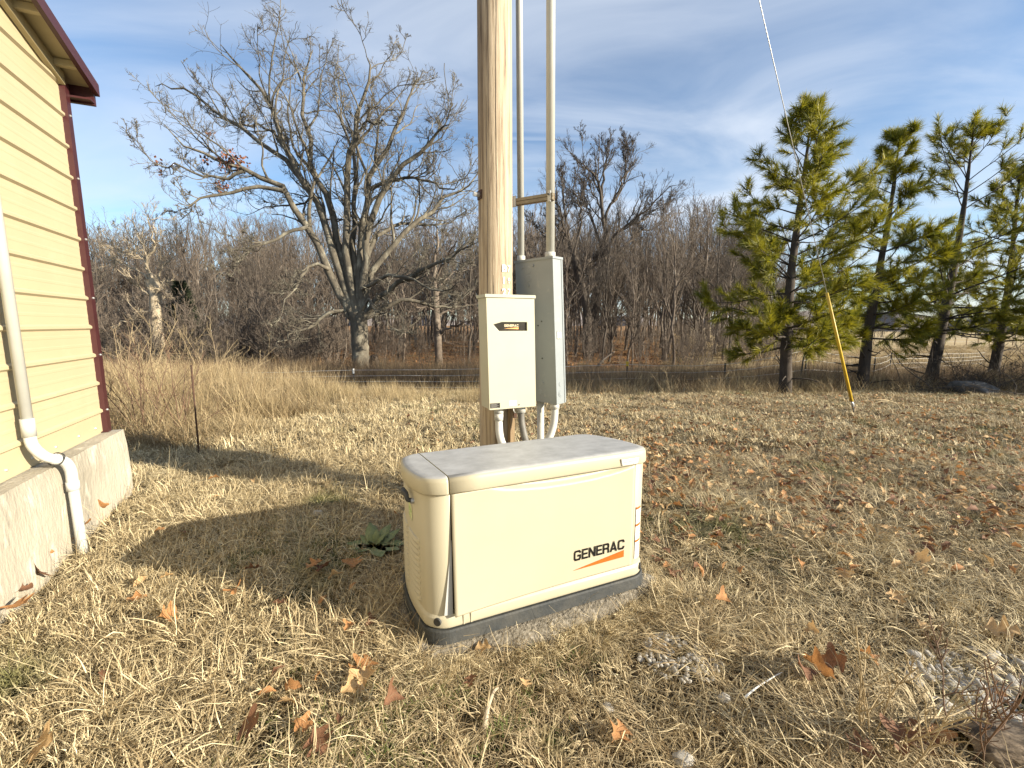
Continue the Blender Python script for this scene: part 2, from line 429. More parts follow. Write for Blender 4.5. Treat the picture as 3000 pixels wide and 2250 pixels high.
def grass_mat(name, dry1, dry2, green, gscale=1.1, glo=.56, ghi=.70, transl=.25, brown=(.20,.13,.065)):
    m = bpy.data.materials.new(name); m.use_nodes = True
    nt = m.node_tree; nd, lk = nt.nodes, nt.links; b = nd['Principled BSDF']
    b.inputs['Roughness'].default_value = .65; b.inputs['Specular IOR Level'].default_value = .3
    a = nd.new('ShaderNodeAttribute'); a.attribute_name = 'tone'
    g = nd.new('ShaderNodeNewGeometry')
    mi = nd.new('ShaderNodeMix'); mi.data_type = 'RGBA'; mi.inputs[6].default_value = (*dry1, 1); mi.inputs[7].default_value = (*dry2, 1)
    lk.new(a.outputs['Fac'], mi.inputs['Factor'])
    i = nd.new('ShaderNodeAttribute'); i.attribute_type = 'INSTANCER'; i.attribute_name = 'itone'
    m3 = nd.new('ShaderNodeMix'); m3.data_type = 'RGBA'; lk.new(i.outputs['Fac'], m3.inputs['Factor'])
    lk.new(mi.outputs[2], m3.inputs[6]); m3.inputs[7].default_value = (*brown, 1)
    n = nd.new('ShaderNodeTexNoise'); n.inputs['Scale'].default_value = gscale; n.inputs['Detail'].default_value = 3; lk.new(g.outputs['Position'], n.inputs[0])
    r = nd.new('ShaderNodeMapRange'); r.inputs['From Min'].default_value = glo; r.inputs['From Max'].default_value = ghi; r.inputs['To Max'].default_value = .8; lk.new(n.outputs[0], r.inputs[0])
    m2 = nd.new('ShaderNodeMix'); m2.data_type = 'RGBA'; lk.new(r.outputs[0], m2.inputs['Factor']); lk.new(m3.outputs[2], m2.inputs[6]); m2.inputs[7].default_value = (*green, 1)
    lk.new(m2.outputs[2], b.inputs['Base Color'])
    tr = nd.new('ShaderNodeBsdfTranslucent'); ms = nd.new('ShaderNodeMixShader'); ms.inputs[0].default_value = transl
    lk.new(m2.outputs[2], tr.inputs['Color']); lk.new(b.outputs[0], ms.inputs[1]); lk.new(tr.outputs[0], ms.inputs[2])
    lk.new(ms.outputs[0], nd['Material Output'].inputs['Surface'])
    return m
M['grass'] = grass_mat('dead_lawn_grass', (.19,.135,.062), (.80,.675,.42), (.12,.13,.038), transl=.10, glo=.60)
M['tall'] = grass_mat('tall_dead_grass', (.30,.22,.11), (.56,.45,.26), (.20,.17,.07), .4, .62, .8, brown=(.16,.10,.06))

# ------------------------------------------------------------------ terrain
PY = np.array([-60, 0, 3.5, 6, 8, 10.5, 11.4, 12.5, 14, 15.5, 18, 22, 26, 35, 50, 70, 110, 2500.])
PZ = np.array([0, 0, 0, -.08, -.20, -.38, -.47, -.72, -.98, -1.13, -1.25, -1.32, -1.33, -1.05, -.74, -.5, -.4, -.4])
FY = np.array([-60, 0, 3.5, 6, 8, 10.5, 12, 13, 14.5, 16, 18, 22, 26, 35, 60, 120, 300, 2500.])
FZ = np.array([0, 0, 0, -.08, -.20, -.38, -.52, -.72, -1.0, -1.15, -1.25, -1.25, -1.15, -1.05, -1.5, -2.4, -4.5, -9.])
def sstep(x, a, b):
    t = np.clip((x - a) / (b - a), 0, 1); return t * t * (3 - 2 * t)
def zg(x, y, bumps=True):
    x = np.asarray(x, float); y = np.asarray(y, float)
    w = sstep(x / np.maximum(y, 6), .36, .62)
    z = np.interp(y, PY, PZ) * (1 - w) + np.interp(y, FY, FZ) * w
    if bumps:
        near = 1 - sstep(np.hypot(x, y), 18, 40)
        z = z + .022 * np.sin(x * 1.7 + .6) * np.cos(y * 1.3 + .2) + .014 * np.sin(x * 3.9 + y * 2.7) * near + .008 * np.sin(x * 7.7 - y * 6.1) * near
        far = sstep(y, 20, 34)
        z = z + far * .12 * np.sin(x * .35 + 1) * np.sin(y * .23)
    # the soil sinks a little along the foundation
    d = .917 * (x + 3.25) + .399 * (y - 3.438)
    z = z - .07 * (1 - sstep(d, .15, .7)) * (1 - sstep(y, 2.2, 3.2))
    return z
def gz(x, y): return float(zg(x, y))

def ground_mat():
    m = bpy.data.materials.new('ground_soil'); m.use_nodes = True
    nt = m.node_tree; nd, lk = nt.nodes, nt.links; b = nd['Principled BSDF']
    b.inputs['Roughness'].default_value = .95; b.inputs['Specular IOR Level'].default_value = .15
    g = nd.new('ShaderNodeNewGeometry'); P = g.outputs['Position']
    def noise(sc, det=6, ro=.6):
        n = nd.new('ShaderNodeTexNoise'); n.inputs['Scale'].default_value = sc; n.inputs['Detail'].default_value = det; n.inputs['Roughness'].default_value = ro
        lk.new(P, n.inputs[0]); return n.outputs[0]
    def rng(s, lo, hi):
        r = nd.new('ShaderNodeMapRange'); r.inputs['From Min'].default_value = lo; r.inputs['From Max'].default_value = hi
        lk.new(s, r.inputs[0]); return r.outputs[0]
    def mix(f, a, c):
        x = nd.new('ShaderNodeMix'); x.data_type = 'RGBA'; lk.new(f, x.inputs['Factor'])
        for s, v in ((6, a), (7, c)):
            if isinstance(v, tuple): x.inputs[s].default_value = (*v, 1)
            else: lk.new(v, x.inputs[s])
        return x.outputs[2]
    at_ = nd.new('ShaderNodeAttribute'); at_.attribute_name = 'zone'
    sp = nd.new('ShaderNodeSeparateColor'); lk.new(at_.outputs['Color'], sp.inputs[0])
    lawn = mix(rng(noise(9, 8), .4, .62), (.035, .026, .016), (.13, .092, .048))
    lawn = mix(rng(noise(1.2, 4), .50, .64), lawn, (.05, .055, .02))
    wood = mix(rng(noise(3.0, 10, .75), .38, .62), (.17, .082, .034), (.42, .235, .10))
    wood = mix(rng(noise(.5, 6), .5, .66), wood, (.20, .14, .07))
    fld = mix(rng(noise(.35, 9, .7), .36, .64), (.50, .39, .22), (.34, .25, .13))
    swale = mix(rng(noise(2.2, 8, .7), .4, .62), (.09, .065, .035), (.22, .155, .08))
    c = mix(sp.outputs[0], lawn, wood); c = mix(sp.outputs[1], c, fld); c = mix(sp.outputs[2], c, swale)
    lk.new(c, b.inputs['Base Color'])
    bp = nd.new('ShaderNodeBump'); bp.inputs['Strength'].default_value = 1.0; bp.inputs['Distance'].default_value = .05
    lk.new(noise(24, 10, .7), bp.inputs['Height']); lk.new(bp.outputs[0], b.inputs['Normal'])
    return m

def build_ground():
    # fan-shaped sheet: fine near the camera, coarse to the horizon
    xs = np.concatenate([-np.geomspace(1500, 14, 34), np.linspace(-13.6, 13.6, 120), np.geomspace(14, 1500, 34)])
    ys = np.concatenate([-np.geomspace(300, 4, 10), np.linspace(-3.6, 24, 170), np.geomspace(24.4, 120, 60), np.geomspace(125, 2400, 26)])
    X, Y = np.meshgrid(xs, ys)
    Z = zg(X, Y)
    V = np.stack([X, Y, Z], -1).reshape(-1, 3)
    ny, nx = X.shape
    i = np.arange(ny - 1)[:, None] * nx + np.arange(nx - 1)[None, :]
    Q = np.stack([i, i + 1, i + nx + 1, i + nx], -1).reshape(-1, 4)
    me = mesh_np('ground', V, Q, smooth=True)
    x, y = V[:, 0], V[:, 1]
    ratio = x / np.maximum(y, 6)
    f = sstep(ratio, .30, .46) * sstep(y, 21, 27)
    w = sstep(y, 19, 24) * (1 - f)
    s = sstep(y, 10.8, 12.5) * (1 - sstep(y, 19, 24))
    a = me.attributes.new('zone', 'FLOAT_COLOR', 'POINT')
    a.data.foreach_set('color', np.stack([w, f, s, np.ones_like(w)], -1).astype(np.float32).ravel())
    o = link('ground', me, ground_mat())
    tag(o, 'straw coloured lawn running down to a swale, woodland floor and a pale field', kind='structure')
build_ground()

def hills():
    V, Q = [], []
    n = 160
    for i in range(n + 1):
        a = math.radians(-75 + 150 * i / n); d = 520 + 40 * math.sin(i * .7)
        h = 9 + 3.5 * math.sin(i * .23) + 1.6 * math.sin(i * .91 + 2) + 1.2 * R_.random()
        x, y = d * math.sin(a), d * math.cos(a)
        V += [(x, y, -14), (x * 1.04, y * 1.04, h), (x * 1.5, y * 1.5, -14)]
        if i < n:
            k = i * 3; Q += [(k, k + 3, k + 4, k + 1), (k + 1, k + 4, k + 5, k + 2)]
    o = link('hills', mesh_np('hills', V, Q, smooth=True), mat('wooded_hills', (.17, .15, .15), (.12, .105, .10), .05, .95, coord='World'))
    tag(o, 'low wooded hills on the horizon', kind='structure')
hills()

# ------------------------------------------------------------------ the metal building
def building():
    root = empty('metal_building', (-3.25, 3.438, 0), math.atan2(-.9171, .3987),
                 'yellow ribbed metal shed with maroon corner trim on a raised concrete footing', 'building')
    # local: x along the wall towards the camera, y outwards, z up
    Lw, ZB, ZC, SL = 9.0, .54, 3.12, .25
    ridge = Lw / 2
    def clip(bm):
        for nrm, pt in (((-SL, 0, 1), (0, 0, ZC)), ((SL, 0, 1), (Lw, 0, ZC))):
            bmesh.ops.bisect_plane(bm, geom=bm.verts[:] + bm.edges[:] + bm.faces[:], plane_co=pt, plane_no=Vector(nrm).normalized(), clear_outer=True)
    zs = [ZB + .012] + [.7205 + .217 * k for k in range(17)]
    for k in range(len(zs) - 1):
        z0, z1 = zs[k], zs[k + 1]
        if z0 > ZC + SL * ridge: break
        prof = [(0, z0 + .002)]
        if k > 0: prof = [(.000, z0 + .017)]
        h = z1 - z0
        if h > .18:
            for fz in (.36, .68):
                zc_ = z0 + h * fz
                prof += [(0, zc_ - .012), (.0010, zc_ - .007), (.0010, zc_ + .007), (0, zc_ + .012)]
        prof += [(0, z1 - .026), (.017, z1 - .013), (.017, z1 + .004), (0, z1 + .017)]
        bm = bmesh.new()
        xs = [.035] + list(np.linspace(.5, Lw, 18))
        rows = [[bm.verts.new((x, p[0] + .0012 * math.sin(x * 2.1 + k), p[1])) for p in prof] for x in xs]
        for i in range(len(xs) - 1):
            for j in range(len(prof) - 1):
                bm.faces.new((rows[i][j], rows[i][j + 1], rows[i + 1][j + 1], rows[i + 1][j]))
        clip(bm)
        if not bm.faces: bm.free(); continue
        bm_done(bm, 'siding_panel', M['siding'], root)
    # body behind the cladding
    bm = bmesh.new()
    pr = [(0.004, ZB), (Lw, ZB), (Lw, ZC), (ridge, ZC + SL * ridge), (0.004, ZC)]
    a = [bm.verts.new((p[0], -.012, p[1] - .005)) for p in pr]; b = [bm.verts.new((p[0], -12, p[1] - .005)) for p in pr]
    bm.faces.new(a); bm.faces.new(b[::-1])
    for i in range(5): bm.faces.new((a[i], b[i], b[(i + 1) % 5], a[(i + 1) % 5]))
    bm_done(bm, 'wall', M['siding'], root)
    # corner trim: an angle
    box('corner_trim', (-.012, -.06, ZB + .003), (.048, .034, ZC - .01), M['maroon'], root, .004)
    for k in range(6):
        zz = .72 + .434 * k
        bm = bmesh.new(); bmesh.ops.create_cone(bm, cap_ends=True, segments=8, radius1=.009, radius2=.006, depth=.008)
        bm.transform(Matrix.Translation((.02, .038, zz)) @ Matrix.Rotation(-math.pi / 2, 4, 'X'))
        bm_done(bm, 'screw', M['galv'], root)
    for s_ in (.16, .42, .72, .98, 1.22, 1.5):
        bm = bmesh.new(); bmesh.ops.create_cone(bm, cap_ends=True, segments=8, radius1=.010, radius2=.006, depth=.008)
        bm.transform(Matrix.Translation((s_, .004, .60)) @ Matrix.Rotation(-math.pi / 2, 4, 'X'))
        bm_done(bm, 'screw', M['galv'], root)
    # roof: two slopes with an overhang
    G, E = .18, .09
    for side in (0, 1):
        bm = bmesh.new()
        xa, xb = -E, ridge
        za, zb = ZC - SL * E, ZC + SL * ridge
        if side: xa, xb = Lw + E, ridge
        rows = []
        for (x, z) in ((xa, za), (xb, zb)):
            rows.append([bm.verts.new((x, G, z + .045)), bm.verts.new((x, -12.2, z + .045)), bm.verts.new((x, -12.2, z + .075)), bm.verts.new((x, G, z + .075))])
        for j in range(4):
            bm.faces.new((rows[0][j], rows[0][(j + 1) % 4], rows[1][(j + 1) % 4], rows[1][j]))
        bm.faces.new(rows[0]); bm.faces.new(rows[1][::-1])
        r = bm_done(bm, 'roof', M['soffit'], root)
        # ribs under the overhang
        for k in range(10):
            x = (xa + .25 + k * .42) if not side else (xa - .25 - k * .42)
            z = ZC + SL * (x if not side else Lw - x)
            bm = bmesh.new(); bm_box(bm, (-.02, .0, -.012), (.02, G - .03, .03))
            bm.transform(Matrix.Translation((x, 0.005, z + .012)))
            bm_done(bm, 'roof_rib', M['soffit'], r)
        # rake trim
        bm = bmesh.new()
        o_ = []
        for (x, z) in ((xa, za), (xb, zb)):
            o_.append([bm.verts.new((x, G - .025, z - .005)), bm.verts.new((x, G + .004, z - .005)), bm.verts.new((x, G + .004, z + .080)), bm.verts.new((x, G - .025, z + .080))])
        for j in range(4):
            bm.faces.new((o_[0][j], o_[0][(j + 1) % 4], o_[1][(j + 1) % 4], o_[1][j]))
        bm.faces.new(o_[0]); bm.faces.new(o_[1][::-1])
        bm_done(bm, 'rake_trim', M['maroon'], root)
    # dark batten where the cladding meets the rake
    bm = bmesh.new()
    q = [(0.05, ZC - .035), (ridge, ZC + SL * (ridge - .05) - .022), (ridge, ZC + SL * ridge + .04), (0.05, ZC + .04)]
    a = [bm.verts.new((p[0], .006, p[1])) for p in q]; b = [bm.verts.new((p[0], .04, p[1])) for p in q]
    bm.faces.new(a[::-1]); bm.faces.new(b)
    for i in range(4): bm.faces.new((a[i], b[i], b[(i + 1) % 4], a[(i + 1) % 4]))
    bm_done(bm, 'rake_batten', M['soffit'], root)
    # eave return
    box('eave_trim', (-E - .02, -12.2, ZC - .095), (-E + .01, G - .03, ZC + .05), M['maroon'], root, .004)
    box('eave_soffit', (-E + .012, -12, ZC - .085), (-.015, G - .03, ZC - .072), M['maroon'], root, .003)
    # concrete footing
    bm = bmesh.new()
    nx_, nz_ = 70, 8
    def fy(x, z): return .115 + .004 * math.sin(x * 5 + z * 9) + .003 * math.sin(x * 17)
    front = [[bm.verts.new((-.045 + .008 * math.sin(z * 5) + (Lw + .1) * i / nx_, fy(i * .13, z) - (.012 if j == nz_ else 0), z)) for j, z in enumerate(np.linspace(-.45, .54, nz_ + 1))] for i in range(nx_ + 1)]
    back = [bm.verts.new((v[-1].co.x, -.06, .54)) for v in front]
    for i in range(nx_):
        for j in range(nz_): bm.faces.new((front[i][j], front[i + 1][j], front[i + 1][j + 1], front[i][j + 1]))
        bm.faces.new((front[i][-1], front[i + 1][-1], back[i + 1], back[i]))
    bl = bm.verts.new((-.045, -.06, -.45)); 
    bm.faces.new([bl] + front[0] + [back[0]])
    bm_done(bm, 'footing', M['concrete'], root)
    box('footing_return', (-.04, -12, -.45), (.2, -.062, .536), M['concrete'], root, .004)
    # crack line cast into the footing: thin proud lip along the top
    return root
bld = building()

def bl(s, g, z):    # building-local to world
    return Vector((-3.25 + .3987 * s + .917 * g, 3.438 - .9171 * s + .399 * g, z))

def drain_pipe():
    # find where along the wall the pipe stands
    s0 = 1.085
    root = empty('drain_pipe', bl(s0, .165, 0), 0, 'grey plastic pipe running down the yellow wall and bending out over the footing', 'pipe')
    inv = Vector(root.location)
    def P(*a): return bl(*a) - inv
    up = [P(s0 + .02, .062, 4.2), P(s0 + .02, .062, .80)]
    tube('upper_pipe', up, .026, M['pvc'], root, 20)
    tube('coupling', [P(s0 + .02, .062, .86), P(s0 + .02, .062, .755)], .031, M['pvc'], root, 20)
    path = smooth_path([P(s0 + .02, .062, .79), P(s0 + .015, .066, .70), P(s0 - .01, .10, .625), P(s0 - .05, .135, .59)], 14)
    tube('white_elbow', path, .0275, M['pvc_white'], root, 20)
    tube('coupling', [P(s0 - .035, .125, .602), P(s0 - .062, .143, .58)], .031, M['pvc_white'], root, 20)
    path = smooth_path([P(s0 - .05, .135, .59), P(s0 - .085, .155, .56), P(s0 - .11, .163, .50), P(s0 - .112, .163, .42)], 14)
    tube('white_elbow', path, .0285, M['pvc_white'], root, 20)
    tube('coupling', [P(s0 - .112, .163, .43), P(s0 - .112, .163, .375)], 0.032, M['pvc_white'], root, 20)
    tube('lower_pipe', [P(s0 - .112, .163, .40), P(s0 - .112, .168, -.2)], .026, M['pvc'], root, 20)
    # cable tie round the joint
    for k in range(2):
        c = (P(s0 - .048, .133, .592)); d = (P(s0 - .062, .143, .58) - P(s0 - .035, .125, .602)).normalized()
        a = d.orthogonal(); b = d.cross(a)
        pts = [c + d * (.012 * math.sin(q + k)) + (a * math.cos(q) + b * math.sin(q)) * .0325 for q in np.linspace(0, 2 * math.pi, 20)]
        tube('cable_tie', pts, .0022, M['black'], root, 5, cap=False)
drain_pipe()

# ------------------------------------------------------------------ generator
GY = .42
GEN = (-.324, 1.676)
gW, gD = 1.10, .57
gm = Matrix.Translation((GEN[0], GEN[1], .06)) @ Matrix.Rotation(GY, 4, 'Z')
def g_outline(off=0.0, n=12, r=.075, bow=.040, front=None):
    """plan outline, counter-clockwise from the front-left; bowed ends, rounded corners"""
    pts = []
    x0, x1, y0, y1 = -off, gW + off, -off, gD + off
    rr = r + off
    def arc(cx, cy, a0, a1):
        for a in np.linspace(a0, a1, n):
            pts.append((cx + rr * math.cos(a), cy + rr * math.sin(a)))
    arc(x0 + rr, y0 + rr, math.pi, 1.5 * math.pi)
    for x, dy in (front or [(x_, 0) for x_ in np.linspace(x0 + rr, x1 - rr, 8)[1:-1]]): pts.append((x, y0 + dy))
    arc(x1 - rr, y0 + rr, 1.5 * math.pi, 2 * math.pi)
    for y in np.linspace(y0 + rr, y1 - rr, 12)[1:-1]: pts.append((x1, y))
    arc(x1 - rr, y1 - rr, 0, .5 * math.pi)
    for x in np.linspace(x1 - rr, x0 + rr, 8)[1:-1]: pts.append((x, y1))
    arc(x0 + rr, y1 - rr, .5 * math.pi, math.pi)
    for y in np.linspace(y1 - rr, y0 + rr, 12)[1:-1]: pts.append((x0, y))
    out = []
    for x, y in pts:
        t = (y - gD / 2) / (gD / 2 + off)
        b = bow * max(0, 1 - t * t)
        w = max(0, (abs(x - gW / 2) - (gW / 2 - .14)) / .14)
        out.append((x + math.copysign(b * min(1, w), x - gW / 2), y))
    return out
def slope(y): return -.055 * (y / gD)
def g_loft(layers, top=True, bottom=True, slant=()):
    bm = bmesh.new(); rings = []
    for lay in layers:
        z, off, sl = lay[:3]; fr_ = lay[3] if len(lay) > 3 else None
        rings.append([bm.verts.new((x, y, z + (slope(y) if sl else 0))) for x, y in g_outline(off, front=fr_)])
    n = len(rings[0])
    for a, b in zip(rings, rings[1:]):
        for i in range(n): bm.faces.new((a[i], a[(i + 1) % n], b[(i + 1) % n], b[i]))
    if top: bm.faces.new(rings[-1])
    if bottom: bm.faces.new(rings[0][::-1])
    return bm
def generator():
    root = empty('generator', (GEN[0], GEN[1], .06), GY, 'cream standby generator with orange and black logo on a concrete pad', 'generator')
    bm = g_loft([(0, .022, 0), (.05, .016, 0), (.058, .012, 0)])
    bm_done(bm, 'base', M['base'], root, smooth=False)
    xs_ = [.0795, .0800, .3, .6, .85, 1.0190, 1.0195]
    fl = [(x, 0) for x in xs_]; rc = [(x, .030 if .0797 < x < 1.0192 else 0) for x in xs_]
    bm = g_loft([(.058, -.006, 0, fl), (.064, -.002, 0, fl), (.064, .006, 0, fl), (.07, .008, 0, fl), (.105, .006, 0, fl), (.118, 0, 0, fl), (.1182, 0, 0, rc), (.655, 0, 1, rc), (.66, -.004, 1, rc)])
    body = bm_done(bm, 'body', M['cream'], root)
    for p in body.data.polygons: p.use_smooth = len(p.vertices) == 4 and abs(p.normal.z) < .3
    # lid, split at the seam near the left end
    lay = [(.648, .001, 1), (.648, .010, 1), (.654, .0125, 1), (.698, .0105, 1), (.709, .0075, 1), (.7155, .001, 1), (.7195, -.009, 1), (.7215, -.024, 1)]
    SEAM = .074
    for nm, keep in (('lid', 1), ('end_cap', -1)):
        bm = g_loft(lay)
        bmesh.ops.bisect_plane(bm, geom=bm.verts[:] + bm.edges[:] + bm.faces[:], plane_co=(SEAM + keep * .0028, 0, 0), plane_no=(-keep, 0, 0), clear_outer=True)
        ed = [e for e in bm.edges if e.is_boundary]
        bmesh.ops.holes_fill(bm, edges=ed)
        bmesh.ops.recalc_face_normals(bm, faces=bm.faces)
        o = bm_done(bm, nm, M['lid'], root)
        for p in o.data.polygons: p.use_smooth = len(p.vertices) == 4
    bm = g_loft([(.662, -.02, 1), (.711, -.03, 1)])     # black block putting in the shade inside the seam
    bm_done(bm, 'seam_shade', M['black'], root)
    # front door: a curved plate hanging slightly ajar at its lower left corner
    x0, x1, z0, z1 = .084, 1.016, .122, .646
    nx_, nz_ = 60, 80
    bm = bmesh.new(); F_ = []; B_ = []
    for i in range(nx_ + 1):
        a = i / nx_; rowf, rowb = [], []
        for j in range(nz_ + 1):
            b = j / nz_
            x = x0 + (x1 - x0) * a; z = z0 + (z1 - z0) * b
            off = .004 + .028 * (1 - a) ** 3 * (1 - b) ** 1.1
            # finger scoop under the lid
            top = z1 - z; depth = .040 * max(0, 1 - ((a - .60) / .42) ** 2) ** .8
            sc = 0
            if depth > 1e-4 and top < depth: sc = .024 * math.sin(math.pi / 2 * min(1, (depth - top) / .020)) * min(1, depth / .02)
            rowf.append(bm.verts.new((x, -off + sc, z))); rowb.append(bm.verts.new((x, -off + sc + .009, z)))
        F_.append(rowf); B_.append(rowb)
    for i in range(nx_):
        for j in range(nz_):
            bm.faces.new((F_[i][j], F_[i + 1][j], F_[i + 1][j + 1], F_[i][j + 1]))
            bm.faces.new((B_[i][j], B_[i][j + 1], B_[i + 1][j + 1], B_[i + 1][j]))
    for i in range(nx_):
        bm.faces.new((F_[i][0], B_[i][0], B_[i + 1][0], F_[i + 1][0])); bm.faces.new((F_[i][nz_], F_[i + 1][nz_], B_[i + 1][nz_], B_[i][nz_]))
    for j in range(nz_):
        bm.faces.new((F_[0][j], F_[0][j + 1], B_[0][j + 1], B_[0][j])); bm.faces.new((F_[nx_][j], B_[nx_][j], B_[nx_][j + 1], F_[nx_][j + 1]))
    door = bm_done(bm, 'door', M['cream'], root, smooth=False)
    for p in door.data.polygons: p.use_smooth = abs(p.normal.x) < .5 and abs(p.normal.z) < .93
    # black strip painting in the shade behind the ajar door, and its grey jamb
    poly_prism('door_gap_shade', [(.081, .120), (.16, .120), (.16, .645), (.081, .645)], .026, .0295, M['black'], root)
    poly_prism('door_jamb', [(.044, .124), (.081, .120), (.0805, .45)], -.0046, .001, M['steelgrey'], root)
    # logo on the door
    d0, d1 = .672, .962      # word start, end
    fr = Matrix.Translation((0, -.0085, 0))
    w = word_mesh('logo_lettering', 'GENERAC', .052, d1 - d0, M['logo_black'], door, Matrix.Translation((d0, -.0072, .222)), 0.0)
    poly_prism('logo_swoosh', [(d0 - .002, .176), (d1, .180), (d1, .214)], -.0078, -.0035, M['orange'], door)
    # louvres on the left end
    ol = g_outline(0)
    lft = sorted([(y, x) for x, y in ol if x < .05 and .03 < y < gD - .03])
    ly = [p[0] for p in lft]; lx = [p[1] for p in lft]
    def ex(y): return float(np.interp(y, ly, lx))
    for c0, c1_ in ((.115, .275), (.29, .455)):
        for k in range(11):
            zb = .135 + k * .0265
            bm = bmesh.new()
            ring = []
            for i in range(7):
                y = c0 + (c1_ - c0) * i / 6
                e = min(1, 4 * min(i, 6 - i) / 6 + .25)
                x = ex(y)
                ring.append([bm.verts.new((x + .003, y, zb)), bm.verts.new((x - .011 * e, y, zb + .004)), bm.verts.new((x - .006 * e, y, zb + .016)), bm.verts.new((x + .003, y, zb + .0215))])
            for i in range(6):
                for j in range(4): bm.faces.new((ring[i][j], ring[i][(j + 1) % 4], ring[i + 1][(j + 1) % 4], ring[i + 1][j]))
            bm.faces.new(ring[0]); bm.faces.new(ring[-1][::-1])
            bm_done(bm, 'louvre_slat', M['cream'], root)
    # latch handle and its lock on the left end
    y_, z_ = .205, .60
    bm = bmesh.new()
    for i, p in enumerate([(0, .006), (.02, .012), (.05, .010), (.075, .003)]): pass
    path = smooth_path([(ex(.18) - .004, .18, z_ - .026), (ex(.18) - .024, .18, z_ - .02), (ex(.18) - .028, .19, z_), (ex(.22) - .030, .225, z_ + .006), (ex(.26) - .020, .262, z_ + .004)], 14)
    tube('latch_handle', path, [.010, .010, .010, .010, .010, .010, .011, .012, .013, .013, .012, .010, .007, .003], M['black'], root, 10)
    bm = bmesh.new(); bmesh.ops.create_cone(bm, cap_ends=True, segments=18, radius1=.014, radius2=.012, depth=.016)
    bm.transform(Matrix.Translation((ex(.178) - .004, .178, z_ - .028)) @ Matrix.Rotation(-math.pi / 2, 4, 'Y'))
    bm_done(bm, 'latch_lock', M['galv'], root)
    # small green and white sticker below the latch
    bm = bmesh.new(); q = [(.255, .48), (.20, .47), (.20, .535), (.255, .548)]
    vs_ = [bm.verts.new((ex(y) - .0018, y, z)) for y, z in q]; bm.faces.new(vs_)
    st = bm_done(bm, 'end_sticker', mat('pale_sticker', (.62, .62, .42), (.35, .45, .2), 60, .5, lo=.48, hi=.52), root)
    # lifting-eye holes low on the corners
    for (x, y, rz) in ((.022, .020, math.radians(-45)), (gW - .022, .020, math.radians(45))):
        bm = bmesh.new(); bmesh.ops.create_cone(bm, cap_ends=True, segments=20, radius1=.017, radius2=.017, depth=.02)
        bm.transform(Matrix.Translation((x, y - .004, .093)) @ Matrix.Rotation(rz, 4, 'Z') @ Matrix.Rotation(math.pi / 2, 4, 'X'))
        bm_done(bm, 'lifting_hole', M['black'], root)
    for x in (.125, .158):
        box('base_rib', (x, -.0105, .066), (x + .006, -.004, .118), M['cream'], root, .001)
    # warning label right of the door
    lab = poly_prism('warning_label', [(1.060, .145), (1.092, .145), (1.092, .425), (1.060, .425)], -.0016, .004, M['white_print'], root)
    # the corner is rounded: bend the label round it
    for v in lab.data.vertices:
        if v.co.x > gW - .075:
            a = (v.co.x - (gW - .075)) / .075
            v.co.y += .075 * (1 - math.sqrt(max(0, 1 - a * a))) - .002
    def on_corner(x):
        a = max(0, (x - (gW - .075)) / .075); return .075 * (1 - math.sqrt(max(0, 1 - a * a))) - .0036
    def strip(name, xa, xb, za, zb, m, dy):
        bm = bmesh.new(); xs_ = np.linspace(xa, xb, 5)
        lo_ = [bm.verts.new((x, on_corner(x) - dy, za)) for x in xs_]; hi_ = [bm.verts.new((x, on_corner(x) - dy, zb)) for x in xs_]
        for i in range(4): bm.faces.new((lo_[i], lo_[i + 1], hi_[i + 1], hi_[i]))
        bm_done(bm, name, m, root)
    bpy.data.objects.remove(lab, do_unlink=True)
    strip('warning_label', 1.034, 1.086, .150, .425, M['white_print'], .000)
    for za in (.412, .322, .238):
        strip('label_bar', 1.034, 1.086, za, za + .012, M['orange'], .0008)
    for k in range(15):
        if k in (5, 10): continue
        strip('label_text_line', 1.040, 1.074 + .004 * (k % 3), .160 + k * .0158, .164 + k * .0158, M['grey_print'], .0008)
    # badge on the lid front
    yb = -.0138
    bd = poly_prism('badge', [(.925, .6565), (1.022, .6565), (1.030, .690), (.918, .690)], yb - .002, yb + .006, M['grey_print'], root)
    poly_prism('badge_face', [(.929, .659), (.992, .659), (.994, .6875), (.922, .6875)], yb - .0035, yb, M['white_print'], bd)
    poly_prism('badge_face', [(.996, .659), (1.019, .659), (1.0265, .6875), (.998, .6875)], yb - .0032, yb, M['white_print'], bd)
    for k in range(7):
        if k == 3: continue
        poly_prism('badge_mark', [(.934 + k * .008, .670), (.939 + k * .008, .670), (.939 + k * .008, .677), (.934 + k * .008, .677)], yb - .0042, yb - .003, M['grey_print'], bd)
    return root
gen = generator()

